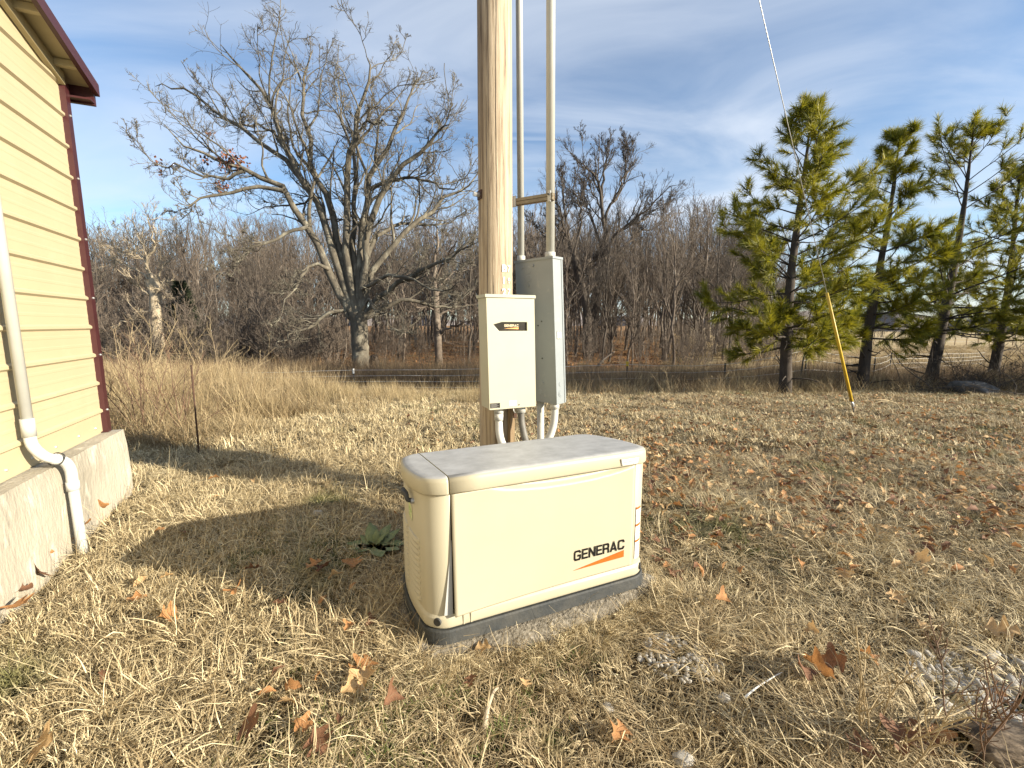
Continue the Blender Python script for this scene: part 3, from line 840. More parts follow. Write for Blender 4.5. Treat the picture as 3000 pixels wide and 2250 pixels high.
def pad():
    root_xy = Vector((GEN[0], GEN[1], 0))
    o_ = g_outline(.055, 6)
    bm = bmesh.new()
    c, s = math.cos(GY), math.sin(GY)
    lay = [(-.12, .09), (.012, .085), (.04, .062), (.055, .02), (.0585, -.05)]
    rings = []
    for z, e in lay:
        ring = []
        for i, (x, y) in enumerate(g_outline(.0, 6)):
            cx, cy = x - gW / 2, y - gD / 2
            L = math.hypot(cx, cy)
            k = e + (.022 * math.sin(i * 1.9) + .018 * math.sin(i * .77 + 1) if e > 0 else 0)
            ring.append(bm.verts.new((x + cx / L * k, y + cy / L * k, z + (.006 * math.sin(i * 2.7) if 0 < z < .058 else 0))))
        rings.append(ring)
    n = len(rings[0])
    for a, b in zip(rings, rings[1:]):
        for i in range(n): bm.faces.new((a[i], a[(i + 1) % n], b[(i + 1) % n], b[i]))
    bm.faces.new(rings[-1])
    bmesh.ops.subdivide_edges(bm, edges=bm.edges[:], cuts=1, smooth=.4)
    for v in bm.verts:
        if v.co.z < .057:
            v.co += Vector((R_.normal(0, .004), R_.normal(0, .004), R_.normal(0, .003)))
    o = bm_done(bm, 'concrete_pad', M['pad'], None, smooth=True)
    o.location = (GEN[0], GEN[1], 0); o.rotation_euler = (0, 0, GY)
    tag(o, 'rough crumbling concrete pad poured in the grass under the cream generator', 'concrete pad')
pad()

# ------------------------------------------------------------------ utility pole and what hangs on it
PX, PYY = -.119, 3.27
def pole_r(z): return .1235 - .0035 * (z - 1.5)
def utility_pole():
    root = empty('utility_pole', (PX, PYY, 0), 0, 'weathered wooden utility pole standing behind the generator', 'utility pole')
    zs = np.concatenate([np.linspace(-.5, 5, 56), np.linspace(5.2, 10, 20)])
    k = 48
    V = []
    for z in zs:
        for j in range(k):
            a = 2 * math.pi * j / k
            r = pole_r(z) * (1 + .006 * math.sin(3 * a + .3) + .005 * math.sin(7 * a + z * .4) + .003 * math.sin(17 * a + z * .7))
            V.append((r * math.cos(a), r * math.sin(a), z))
    i = np.arange(len(zs) - 1)[:, None] * k; j = np.arange(k)[None]; j2 = (j + 1) % k
    Q = np.stack([i + j, i + j2, i + k + j2, i + k + j], -1).reshape(-1, 4)
    link('shaft', mesh_np('shaft', V, Q, smooth=True), M['pole'], root)
    # drying cracks down the shaft
    for (ax, za, zb) in ((-.45, .9, 2.9), (.12, 1.9, 4.2), (-.10, .75, 1.75)):
        pts = []
        for t in np.linspace(0, 1, 12):
            z = za + (zb - za) * t; a = -math.pi / 2 + ax + .03 * math.sin(z * 4)
            pts.append((pole_r(z) * .999 * math.cos(a), pole_r(z) * .999 * math.sin(a), z))
        tube('crack', pts, [.0008] + [.0026] * 10 + [.0008], M['bark_dark'], root, 5, cap=False)
    # through bolt with square washer, low left
    a = math.radians(-150); z = 2.28
    fr = Matrix.Translation((pole_r(z) * math.cos(a), pole_r(z) * math.sin(a), z)) @ Matrix.Rotation(a, 4, 'Z')
    bm = bmesh.new(); bm_box(bm, (-.004, -.03, -.03), (.006, .03, .03)); bm.transform(fr)
    w = bm_done(bm, 'square_washer', M['rust'], root, bevel=.002)
    bm = bmesh.new(); bmesh.ops.create_cone(bm, cap_ends=True, segments=6, radius1=.015, radius2=.015, depth=.05)
    bm.transform(fr @ Matrix.Translation((.025, 0, 0)) @ Matrix.Rotation(math.pi / 2, 4, 'Y'))
    bm_done(bm, 'bolt', M['galv'], w)
    # black cable knob on the right side
    a = math.radians(-22); z = 3.12
    fr = Matrix.Translation((pole_r(z) * math.cos(a), pole_r(z) * math.sin(a), z)) @ Matrix.Rotation(a, 4, 'Z')
    bm = bmesh.new()
    for (x, r, h) in ((.006, .014, .02), (.02, .022, .016), (.034, .013, .018)):
        b2 = bmesh.ops.create_cone(bm, cap_ends=True, segments=14, radius1=r, radius2=r * .9, depth=h)
        bmesh.ops.transform(bm, matrix=Matrix.Translation((x, 0, .012 - x * .3)) @ Matrix.Rotation(math.pi / 2 + .3, 4, 'Y'), verts=b2['verts'])
    bm_done(bm, 'cable_knob', M['black'], root, bevel=.002)
    # nailed aluminium figures  B7 / 18 / 27
    fig = mat('figure_tags', (.62, .60, .56), (.5, .48, .44), 30, .4, metal=.3)
    rows = [('B7', 1.755), ('18', 1.672), ('27', 1.59)]
    for txt, z in rows:
        for ci, ch in enumerate(txt):
            cu = bpy.data.curves.new('figure', 'FONT'); cu.body = ch; cu.size = .066; cu.align_x = 'CENTER'; cu.extrude = .0012; cu.offset = .0016
            ob = bpy.data.objects.new('figure', cu); COL.objects.link(ob)
            dg = bpy.context.evaluated_depsgraph_get()
            me = bpy.data.meshes.new_from_object(ob.evaluated_get(dg))
            bpy.data.objects.remove(ob, do_unlink=True)
            a = math.radians(-90 + (31 if ci == 0 else 50) + (rnd.random() - .5) * 3)
            r = pole_r(z) + .003
            o = link('figure_tag', me, fig, root)
            o.location = (r * math.cos(a), r * math.sin(a), z + (rnd.random() - .5) * .006)
            o.rotation_euler = (math.pi / 2, (rnd.random() - .5) * .12, a + math.pi / 2)
    a = math.radians(-90 + 33); r = pole_r(1.59)
    bm = bmesh.new(); bm_box(bm, (-.004, -.033, -.015), (.007, .033, .015))
    bm.transform(Matrix.Translation((r * math.cos(a), r * math.sin(a), 1.563)) @ Matrix.Rotation(a, 4, 'Z'))
    bm_done(bm, 'white_tag', M['white_print'], root, bevel=.005, seg=2)
utility_pole()

def transfer_switch():
    yaw = .416; w, d, h, z0 = .35, .166, .762, .816
    root = empty('transfer_switch', (-.151, 2.911, z0), yaw, 'beige transfer switch cabinet with smoked logo window fixed to the wooden pole', 'electrical box')
    ln = -.025 / 1.0
    sh = Matrix(((1, 0, ln, 0), (0, 1, 0, 0), (0, 0, 1, 0), (0, 0, 0, 1)))
    def bx_(name, lo, hi, m, bev=.003, par=root):
        bm = bmesh.new(); bm_box(bm, lo, hi); bm.transform(sh)
        return bm_done(bm, name, m, par, bevel=bev, seg=2)
    bx_('cabinet', (.004, .022, .004), (w - .004, d, h - .004), M['ts'])
    bx_('top_cap', (-.008, -.008, h - .014), (w + .006, d + .004, h + .006), M['ts'], .004)
    # cover with an opening for the window
    win = [(.045, .572), (.085, .529), (.292, .529), (.292, .588), (.105, .588)]
    outer = [(0, 0), (w, 0), (w, h - .016), (0, h - .016)]
    tri = tessellate_polygon([[Vector((x, z, 0)) for x, z in outer], [Vector((x, z, 0)) for x, z in win]])
    allp = outer + win
    bm = bmesh.new()
    fv = [bm.verts.new((x, 0, z)) for x, z in allp]; bv = [bm.verts.new((x, .022, z)) for x, z in allp]
    for t in tri:
        bm.faces.new([fv[i] for i in t]); bm.faces.new([bv[i] for i in t][::-1])
    for ring in (range(0, 4), range(4, 9)):
        ring = list(ring)
        for i in range(len(ring)):
            a, b = ring[i], ring[(i + 1) % len(ring)]
            bm.faces.new((fv[a], fv[b], bv[b], bv[a]))
    bm.transform(sh)
    bmesh.ops.recalc_face_normals(bm, faces=bm.faces)
    cov_ = bm_done(bm, 'cover', M['ts'], root, bevel=.0022, seg=2)
    wn_ = poly_prism('window', [(.04, .52), (.30, .52), (.30, .595), (.04, .595)], .013, .019, M['smoke'], root, sh)
    word_mesh('logo_lettering', 'GENERAC', .016, .104, mat('cream_print', (.72, .62, .42), None, rough=.5), wn_, sh @ Matrix.Translation((.128, .0125, .557)))
    poly_prism('logo_swoosh', [(.128, .5455), (.232, .540), (.232, .553)], .0118, .0128, mat('pale_orange_print', (.8, .36, .1), None, rough=.5), wn_, sh)
    bl_ = poly_prism('black_label', [(.006, .012), (.076, .012), (.076, .046), (.006, .046)], -.0012, .003, M['logo_black'], root, sh)
    for k in range(5):
        poly_prism('label_text_line', [(.011, .0165 + k * .0058), (.066 - .012 * (k % 2), .0165 + k * .0058), (.066 - .012 * (k % 2), .0185 + k * .0058), (.011, .0185 + k * .0058)], -.002, -.001, M['grey_print'], bl_, sh)
    wl_ = poly_prism('white_label', [(.146, .020), (.200, .020), (.200, .054), (.146, .054)], -.0012, .003, M['white_print'], root, sh)
    bm = bmesh.new(); bmesh.ops.create_cone(bm, cap_ends=True, segments=10, radius1=.004, radius2=.004, depth=.006)
    bm.transform(sh @ Matrix.Translation((.219, -.001, .022)) @ Matrix.Rotation(math.pi / 2, 4, 'X')); bm_done(bm, 'cover_screw', M['black'], root)
    # padlock hasp under the cover
    tube('hasp', [(.178, .008, .004), (.18, .006, -.02), (.19, .006, -.035)], .004, M['galv'], root, 8)
    bm = bmesh.new(); bm_box(bm, (.18, -.004, -.07), (.20, .016, -.038)); bm_done(bm, 'padlock', M['rust'], root, bevel=.004)
transfer_switch()

def elec_panel():
    yaw, wb, wn_, h, z0 = .793, .365, .105, 1.048, .81
    lean = -.042
    root = empty('electrical_panel', (.327, 3.161, z0), yaw, 'tall narrow grey steel electrical panel standing behind the beige cabinet', 'electrical box')
    sh = Matrix(((1, 0, lean * math.cos(yaw), 0), (0, 1, -lean * math.sin(yaw), 0), (0, 0, 1, 0), (0, 0, 0, 1)))
    def bx_(name, lo, hi, m, bev=.003, par=root):
        bm = bmesh.new(); bm_box(bm, lo, hi); bm.transform(sh)
        return bm_done(bm, name, m, par, bevel=bev, seg=2)
    bx_('cabinet', (0, 0, 0), (wn_ - .014, wb, h - .004), M['panel'])
    bx_('top_cap', (-.006, -.006, h - .012), (wn_ + .004, wb + .004, h + .004), M['panel'])
    bx_('front_cover', (wn_ - .0135, -.004, .004), (wn_, wb + .003, h - .013), M['panel'])
    # knock-outs, dimples and screws on the broad side (x = 0 face, looking left)
    def disc(name, y, z, r, t, m, seg=18, x=0.0):
        bm = bmesh.new(); bmesh.ops.create_cone(bm, cap_ends=True, segments=seg, radius1=r, radius2=r * .86, depth=t)
        bm.transform(sh @ Matrix.Translation((x - t * .35, y, z)) @ Matrix.Rotation(-math.pi / 2, 4, 'Y'))
        return bm_done(bm, name, m, root)
    for (y, z) in ((.29, h - .05), (.185, h - .045), (.235, h - .185), (.13, .15)):
        disc('screw', y, z, .010, .009, M['panel'], 12)
    for (y, z, r) in ((.235, h - .075, .030), (.235, h - .135, .028), (.16, .075, .022)):
        disc('knockout', y, z, r, .0022, M['panel'], 28)
    for (y, z) in ((.12, .60), (.155, .57), (.125, .33)):
        disc('rivet', y, z, .006, .004, M['black'], 10)
    # narrow side: maker's square and two knock-outs  (y = 0 face)
    def face(name, x, z, r, t, m):
        bm = bmesh.new(); bmesh.ops.create_cone(bm, cap_ends=True, segments=24, radius1=r, radius2=r * .9, depth=t)
        bm.transform(sh @ Matrix.Translation((x, -t * .4, z)) @ Matrix.Rotation(math.pi / 2, 4, 'X'))
        return bm_done(bm, name, m, root)
    face('knockout', .046, .075, .027, .003, M['panel']); face('knockout', .046, .145, .017, .003, M['panel']); face('knockout', .046, .075, .017, .005, M['panel'])
    sq = poly_prism('maker_plate', [(.022, .475), (.074, .475), (.074, .53), (.022, .53)], -.003, .002, mat('olive_plate', (.30, .27, .19), None, rough=.5), root, sh)
    for q in (([(.027, .480), (.043, .480), (.043, .525), (.027, .525)]), ([(.053, .480), (.069, .480), (.069, .525), (.053, .525)]), ([(.0435, .494), (.0525, .494), (.0525, .503), (.0435, .503)])):
        poly_prism('plate_letter', q, -.004, -.002, M['white_print'], sq, sh)
elec_panel()

def conduits():
    n = Vector((.702, .712)); b = Vector((-.712, .702))
    def top(s, q=.05): p = Vector((.327, 3.161)) + b * s + n * q; return p
    a = top(.352); a.x -= .042
    r = empty('riser_conduit', (a.x, a.y, 1.858), 0, 'thin grey conduit rising beside the pole from the back of the grey panel', 'conduit')
    tube('pipe', [(0, 0, .0), (-.05, -.01, 4.6)], .0245, M['pvc'], r, 20)
    tube('hub', [(0, 0, -.004), (0, 0, .045)], .031, M['pvc'], r, 20)
    a2 = top(.065); a2.x -= .042
    r2 = empty('riser_conduit', (a2.x, a2.y, 1.858), 0, 'thicker grey conduit rising clear of the pole from the near corner of the panel', 'conduit')
    tube('pipe', [(0, 0, 0), (-.045, 0, 4.6)], .0305, M['pvc'], r2, 20)
    tube('hub', [(0, 0, -.004), (0, 0, .04)], .037, M['pvc'], r2, 20)
    # strut that spaces the conduits off the pole
    zs_ = 2.265
    st = empty('strut_bracket', (PX, PYY, zs_), 0, 'brown channel strut with clamps holding both conduits off the pole', 'bracket')
    p0 = Vector((PX + .085, PYY + .11, 0)); p1 = Vector((a2.x + .015, a2.y - .048, 0))
    d = (p1 - p0); L = d.length; ang = math.atan2(d.y, d.x)
    fr = Matrix.Translation((p0.x - PX, p0.y - PYY, 0)) @ Matrix.Rotation(ang, 4, 'Z')
    strut = mat('brown_channel', (.26, .22, .15), (.18, .15, .10), 20, .6)
    for z in (-.021, .003):
        bm = bmesh.new(); bm_box(bm, (0, -.02, z), (L, .02, z + .020)); bm.transform(fr); bm_done(bm, 'channel_rail', strut, st, bevel=.002)
    bm = bmesh.new(); bm_box(bm, (0, -.004, -.0225), (L, .018, .0245)); bm.transform(fr); bm_done(bm, 'channel_web', M['lumber'], st)
    for (x, w_) in ((.055, .055), (L - .025, .02)):
        bm = bmesh.new(); bm_box(bm, (x - w_ / 2, -.026, -.034), (x + w_ / 2, -.012, .040)); bm.transform(fr)
        c_ = bm_done(bm, 'clamp', M['pvc_white'] if w_ > .03 else M['galv'], st, bevel=.004)
        bm = bmesh.new(); bmesh.ops.create_cone(bm, cap_ends=True, segments=8, radius1=.006, radius2=.006, depth=.02)
        bm.transform(fr @ Matrix.Translation((x, -.03, .012)) @ Matrix.Rotation(math.pi / 2, 4, 'X')); bm_done(bm, 'clamp_bolt', M['black'], c_)
    # under the boxes
    e1 = empty('elbow_conduit', (-.092, 3.02, 0), 0, 'grey plastic elbow curving down from the left of the beige cabinet', 'conduit')
    tube('pipe', smooth_path([(0, 0, .83), (0, 0, .70), (.012, -.03, .60), (.06, -.10, .50), (.11, -.16, .36), (.14, -.2, -.1)], 22), .0265, M['pvc_white'], e1, 18)
    tube('hub', [(0, 0, .822), (0, 0, .775)], .034, M['pvc_white'], e1, 18)
    tube('hub', [(0, 0, .775), (0, -.002, .725)], .0315, M['pvc_white'], e1, 18)
    e2 = empty('flexible_conduit', (.064, 3.093, 0), 0, 'dark corrugated flexible conduit hanging from the right of the beige cabinet', 'conduit')
    p = smooth_path([(0, 0, .81), (.005, -.01, .70), (.03, -.05, .58), (.075, -.11, .44), (.11, -.17, .25), (.12, -.2, -.1)], 110)
    tube('hose', p, [.024 + .0022 * (1 if i % 2 else -1) for i in range(110)], M['flex'], e2, 14)
    tube('hub', [(0, 0, .822), (0, 0, .765)], .034, M['pvc'], e2, 18)
    c = top(.20)
    e3 = empty('straight_conduit', (c.x, c.y, 0), 0, 'straight grey conduit dropping from the underside of the tall grey panel', 'conduit')
    tube('pipe', [(0, 0, .82), (.01, 0, -.15)], .027, M['pvc'], e3, 18)
    c = top(.06)
    e4 = empty('elbow_conduit', (c.x, c.y, 0), 0, 'white plastic elbow sweeping left from the near end of the tall grey panel', 'conduit')
    tube('pipe', smooth_path([(0, 0, .82), (0, 0, .72), (-.012, 0, .62), (-.05, -.01, .52), (-.11, -.02, .44), (-.18, -.04, .36), (-.25, -.06, .15), (-.27, -.06, -.1)], 24), .0275, M['pvc_white'], e4, 18)
    tube('hub', [(0, 0, .815), (0, 0, .765)], .0345, M['pvc_white'], e4, 18)
    o = box('mounting_post', (-.018, -.02, -.3), (.018, .02, .84), M['lumber'], None, .003)
    o.location = (-.004, 3.155, 0); o.rotation_euler = (0, 0, .416)
    tag(o, 'narrow weathered timber upright below the beige cabinet beside the pole', 'post')
conduits()

# ------------------------------------------------------------------ guy wire
def guy():
    A = at(2505, 1243, 7.4); A.z = gz(A.x, A.y) - .05
    best = None
    for zt in np.linspace(5, 14, 181):
        T = Vector((PX, PYY, zt))
        for t in np.linspace(.05, .8, 300):
            p = A.lerp(T, t)
            q = p - Vector((0, 0, CAMH)); fw = q.y * math.cos(PITCH) - q.z * math.sin(PITCH); up = q.y * math.sin(PITCH) + q.z * math.cos(PITCH)
            u, v = 1500 + F * q.x / fw, 1125 - F * up / fw
            if v < 0:
                e = abs(u - 2222)
                if best is None or e < best[0]: best = (e, zt)
                break
    zt = min(best[1], 9.6)
    T = Vector((PX, PYY, zt))
    root = empty('guy_wire', A, 0, 'slanting steel guy wire with a yellow plastic guard anchored in the lawn', 'guy wire')
    d = (T - A); L = d.length; d.normalize()
    tube('anchor_rod', [(0, 0, -.1), d * .30], .011, M['post'], root, 8)
    bm = bmesh.new()
    s_ = bmesh.ops.create_icosphere(bm, subdivisions=2, radius=.045)
    bm.transform(Matrix.Translation(d * .33) @ d.to_track_quat('Z', 'X').to_matrix().to_4x4() @ Matrix.Diagonal((.7, .55, 1.5, 1)))
    bm_done(bm, 'anchor_eye', M['galv'], root, smooth=True)
    tube('wire', [d * .33, d * L], .0046, M['galv'], root, 8)
    tube('guard', [d * .42, d * 1.2, d * 2.62], [.025, .023, .02], M['yellow'], root, 12)
guy()

# ------------------------------------------------------------------ fences
def wire_fence():
    D = 15.6
    posts = [(60, 1085, 16.2), (465, 1088, 15.8), (1035, 1081, 15.3), (1838, 1064, 15.3), (2125, 1064, 15.5), (2358, 1022, 16.0), (2365, 1020, 16.1), (2565, 1045, 18.5), (2612, 1034, 22.5), (2930, 1030, 27.0)]
    root = empty('wire_fence', (0, D, gz(0, D)), 0, 'sagging wire fence on dark steel posts beyond the lawn in front of the woods', 'fence')
    o = Vector(root.location)
    tops = []
    for i, (px, py, d) in enumerate(posts):
        t = at(px, py, d); g = gz(t.x, t.y)
        lean = Vector(((.12 if i == 5 else .0), 0, 0))
        r = .026
        pts = [Vector((t.x, t.y, g - .3)) - o + lean * -1, t - o]
        ob = tube('fence_post', pts, r, M['post'], root, 6, smooth=False)
        if i in (1, 2):
            tube('post_cap', [t - o - Vector((0, 0, .16)), t - o + Vector((0, 0, .01))], .035, M['white_print'], ob, 6, smooth=False)
        if i == 3:
            tube('post_cap', [t - o - Vector((0, 0, .10)), t - o + Vector((0, 0, .06))], .05, M['yellow'], ob, 6, smooth=False)
        if i != 5: tops.append((t, g))
    for k in range(5):
        f = .96 - .21 * k
        pts = []
        for (t, g), (t2, g2) in zip(tops, tops[1:]):
            a = Vector((t.x, t.y - .03, g + (t.z - g) * f)); b = Vector((t2.x, t2.y - .03, g2 + (t2.z - g2) * f))
            for s in np.linspace(0, 1, 7)[:-1]:
                p = a.lerp(b, s); p.z -= .05 * math.sin(math.pi * s) + .012 * math.sin(s * 20 + k); pts.append(p - o)
        tube('fence_wire', pts, 0.0075, M['wire'], root, 4, cap=False)
    # vertical stays of the woven wire on the right-hand stretch
    V, Q, n = [], [], 0
    for (t, g), (t2, g2) in zip(tops[3:], tops[4:]):
        L = (t2 - t).length; m = int(L / .30)
        P_ = np.zeros((m, 2, 3))
        for i in range(m):
            s = (i + .5) / m; p = t.lerp(t2, s); g_ = g + (g2 - g) * s
            P_[i, 0] = (p.x - o.x, p.y - .03 - o.y, g_ + .02 - o.z); P_[i, 1] = (p.x - o.x, p.y - .03 - o.y, g_ + (p.z - g_) * .95 - o.z)
        v, q = tube_group(P_, np.full((m, 2), .004), 3); V.append(v); Q.append(q + n); n += len(v)
    w = link('woven_stays', mesh_np('woven_stays', np.concatenate(V), np.concatenate(Q)), M['post'], root); w['kind'] = 'stuff'
    # far paddock fence
    root = empty('paddock_fence', (40, 66, gz(40, 66)), 0, 'low line of thin fence posts across the far side of the pale field', 'fence')
    o = Vector(root.location)
    prev = None; line = []
    for i, px in enumerate(range(2560, 3160, 34)):
        t = at(px, 1004 - (px - 2560) * .012, 62); g = gz(t.x, t.y)
        line.append(Vector((t.x, t.y, g + 1.15)) - o)
        tube('fence_post', [Vector((t.x, t.y, g - .2)) - o, line[-1]], .06, M['lumber'], root, 5, smooth=False)
    for dz in (-.1, -.55): tube('fence_wire', [p + Vector((0, 0, dz)) for p in line], .012, M['wire'], root, 3, cap=False)
wire_fence()

# ------------------------------------------------------------------ bare trees
def unit(v): return v / (np.linalg.norm(v, axis=-1, keepdims=True) + 1e-9)
def children(P, Rr, spec, rng):
    """one level of branches grown from parents P (N,n,3)"""
    n_, n = P.shape[:2]; m = spec['n']
    t = np.sort(rng.uniform(spec.get('t0', .25), spec.get('t1', 1.0), (n_, m)), axis=1)
    f = t * (n - 1); i = np.minimum(f.astype(int), n - 2); u = (f - i)[..., None]
    rows = np.arange(n_)[:, None]
    A, B = P[rows, i], P[rows, i + 1]
    pos = A * (1 - u) + B * u
    tan = unit(B - A)
    pr = Rr[rows, i] * (1 - u[..., 0]) + Rr[rows, i + 1] * u[..., 0]
    plen = np.linalg.norm(np.diff(P, axis=1), axis=2).sum(1)[:, None]
    v = rng.normal(size=tan.shape); v[..., 2] += spec.get('upb', .3)
    perp = unit(v - (v * tan).sum(-1, keepdims=True) * tan)
    ang = np.radians(rng.uniform(*spec['ang'], t.shape))[..., None]
    d = np.cos(ang) * tan + np.sin(ang) * perp
    ln = plen * spec['len'] * (1 - spec.get('taper', .55) * t) * rng.uniform(.65, 1.3, t.shape)
    r0 = np.minimum(pr * spec['rf'], spec.get('rcap', 9)) * rng.uniform(.8, 1.1, t.shape)
    r0 = np.maximum(r0, spec['rmin'])
    return grow(pos.reshape(-1, 3), d.reshape(-1, 3), ln.ravel(), r0.ravel(), spec, rng)
def grow(pos, d, ln, r0, spec, rng):
    k = spec['seg']; N_ = len(pos)
    P = np.zeros((N_, k + 1, 3)); P[:, 0] = pos
    Rr = np.zeros((N_, k + 1)); Rr[:, 0] = r0
    tip = spec.get('tip', .35)
    for s in range(1, k + 1):
        d = unit(d + rng.normal(0, spec['wig'], d.shape) + np.array([0, 0, spec.get('trop', .05)]))
        P[:, s] = P[:, s - 1] + d * (ln / k)[:, None]
        Rr[:, s] = np.maximum(r0 * (1 - (1 - tip) * s / k), spec['rmin'] * .75)
    return P, Rr
def resample(pts, n, rng=None, jit=0.0):
    p = smooth_path(pts, n)
    if rng is not None and jit:
        w = np.linspace(0, 1, n)[:, None]
        p = p + rng.normal(0, jit, p.shape) * np.minimum(1, w * 6)
    return p
def join_groups(groups):
    V, Q, n = [], [], 0
    for P, Rr, k in groups:
        v, q = tube_group(P, Rr, k); V.append(v); Q.append(q + n); n += len(v)
    return np.concatenate(V), np.concatenate(Q)
def relative(groups, o): return [(P - np.array(o), Rr, k) for P, Rr, k in groups]

OAK2 = dict(n=6, ang=(16, 44), len=.40, rf=.62, rcap=.11, rmin=.020, seg=12, wig=.16, trop=.055, t0=.30, t1=.93, taper=.35, tip=.12)
OAK = [dict(n=8, ang=(28, 64), len=.26, rf=.50, rcap=.05, rmin=.0135, seg=8, wig=.22, trop=.05, t0=.2, taper=.25),
       dict(n=6, ang=(28, 60), len=.50, rf=.55, rcap=.024, rmin=.0088, seg=5, wig=.22, trop=.04, t0=.15, taper=.3),
       dict(n=4, ang=(26, 60), len=.55, rf=.60, rmin=.0058, seg=3, wig=.20, trop=.03, t0=.15, taper=.3)]

def traced_tree(name, label, cat, trunk, limbs, specs, bark, seed, cropxf, base_d, spread, r_trunk, r_limb, nl=13, jit=.05, sides=(9, 5, 4, 3, 3), group=None, second=None, dome=None):
    rng = np.random.default_rng(seed)
    def W(p, d): return at(cropxf[0] + p[0] / cropxf[2], cropxf[1] + p[1] / cropxf[2], d)
    tp = [W(p, base_d) for p in trunk]
    base = Vector(tp[0]); base.z = min(base.z, gz(base.x, base.y))
    tp[0] = Vector((tp[0].x, tp[0].y, base.z - .15))
    root = empty(name, base, 0, label, cat, group)
    n = 26; tpts = resample(tp, n)
    rr = np.interp(np.linspace(0, 1, n), [0, .06, .2, .6, 1], [r_trunk * 1.45, r_trunk * 1.18, r_trunk, r_trunk * .95, r_trunk * 1.02])
    o = base
    V, Q = tube_group((tpts - np.array(o))[None], rr[None], 20)
    V = V + rng.normal(0, r_trunk * .035, V.shape)
    link('trunk', mesh_np('trunk', V, Q, smooth=True), bark, root)
    L, LR = [], []
    for li, lm in enumerate(limbs):
        pts2, r0 = lm[0], lm[1]
        dd = lm[2] if len(lm) > 2 else rng.uniform(-1, 1) * spread
        d0 = lm[3] if len(lm) > 3 else 0.0
        m = len(pts2)
        pts = [W(p, base_d + d0 + dd * (i / (m - 1)) ** 1.3) for i, p in enumerate(pts2)]
        L.append(resample(pts, nl, rng, jit)); LR.append(r0 * r_limb * np.linspace(1, .05, nl) ** .85)
    groups = [(np.array(L), np.array(LR), sides[0])]
    if dome:
        dc = np.array(W(dome[0], base_d)); dr_ = np.array([dome[1] / cropxf[2] / F * base_d, dome[3], dome[2] / cropxf[2] / F * base_d])
    def trim(P):          # the crown of an open-grown tree stops at a rounded dome
        if not dome: return P
        nn = np.linalg.norm((P - dc) / dr_, axis=2)
        a, b = nn[:, 0], nn[:, -1]
        k = np.where(b > 1.0, np.clip((1.02 - a) / np.maximum(b - a, 1e-3), .12, 1), 1)[:, None, None]
        return P[:, :1] + (P - P[:, :1]) * k
    P, Rr = groups[0][0], groups[0][1]
    if second:
        P2, R2 = children(P, Rr, second, rng); P2 = trim(P2); groups.append((P2, R2, max(5, sides[0] - 3)))
        P, Rr = np.concatenate([P, P2]), np.concatenate([Rr, R2])
    for i, sp in enumerate(specs):
        P, Rr = children(P, Rr, sp, rng); P = trim(P)
        groups.append((P, Rr, sides[i + 1]))
    V, Q = join_groups(relative(groups, o))
    link('crown', mesh_np('crown', V, Q, smooth=True), bark, root)
    return root, groups

oak_limbs = [
 ([(1092,1215),(1030,1120),(985,1020),(945,920),(900,850),(850,770),(800,700),(720,650),(640,625),(560,590),(480,545),(400,510),(330,440)], 1.0, -1.5),
 ([(1085,1205),(1040,1060),(1005,930),(960,800),(905,690),(850,600),(790,500),(740,330),(680,260),(600,170),(540,110)], 1.0, .5),
 ([(1092,1210),(1050,1000),(1010,850),(960,720),(925,640),(905,520),(890,400),(885,300),(900,200),(920,140)], .95, 2),
 ([(1100,1210),(1065,1000),(1058,850),(1055,700),(1075,560),(1090,450),(1130,330),(1150,240),(1150,170)], 1.0, -1),
 ([(1105,1205),(1090,950),(1085,800),(1092,650),(1095,560),(1050,470),(1035,380),(1040,300)], .75, 3),
 ([(1112,1205),(1110,1000),(1120,850),(1150,700),(1180,600),(1240,480),(1280,400),(1310,300),(1360,250)], .95, 1),
 ([(1115,1208),(1130,1000),(1145,880),(1200,720),(1290,610),(1380,540),(1430,450),(1480,420)], .95, -2),
 ([(1120,1212),(1150,1060),(1220,960),(1300,850),(1400,790),(1480,710),(1560,660),(1600,600)], .85, 2.5),
 ([(1125,1215),(1200,1130),(1300,1060),(1400,1010),(1500,960),(1590,900)], .75, -2.5),
 ([(1130,1220),(1220,1165),(1320,1145),(1420,1175),(1500,1170),(1590,1160)], .62, 1.5),
 ([(1080,1225),(1020,1190),(920,1240),(830,1290),(760,1330)], .55, -2.0),
 ([(985,1020),(930,1005),(870,1050),(830,1130),(780,1220)], .46, -2.4, -.5),
 ([(900,850),(830,870),(740,910),(650,960),(600,1010),(540,1060)], .42, -2.2, -.9),
 ([(805,705),(700,690),(560,720),(440,745),(380,780)], .5, -1.5, -1.0),
 ([(640,625),(540,650),(430,620),(300,590),(210,520)], .36, -.5, -1.1),
 ([(905,690),(800,580),(700,500),(560,410),(460,330),(360,290),(280,270)], .62, 2.6, .3),
 ([(860,600),(760,470),(650,440),(560,425)], .4, 2, .4),
 ([(1150,700),(1240,660),(1330,640),(1450,690),(1560,640)], .5, -2.5, .5),
 ([(1075,560),(1120,440),(1190,420),(1260,440)], .38, -2, -.5),
 ([(1120,1100),(1230,1050),(1330,1070),(1450,1110),(1540,1060)], .45, -3, -.3),
 ([(1110,1120),(1180,900),(1290,830),(1430,850),(1560,790)], .6, 3.4, .3),
 ([(1110,1215),(1140,1150),(1190,1190),(1230,1260),(1290,1290)], .4, -2),
 ([(1000,930),(960,800),(930,730),(830,760),(740,770),(640,800)], .42, 2.5, .3),
]
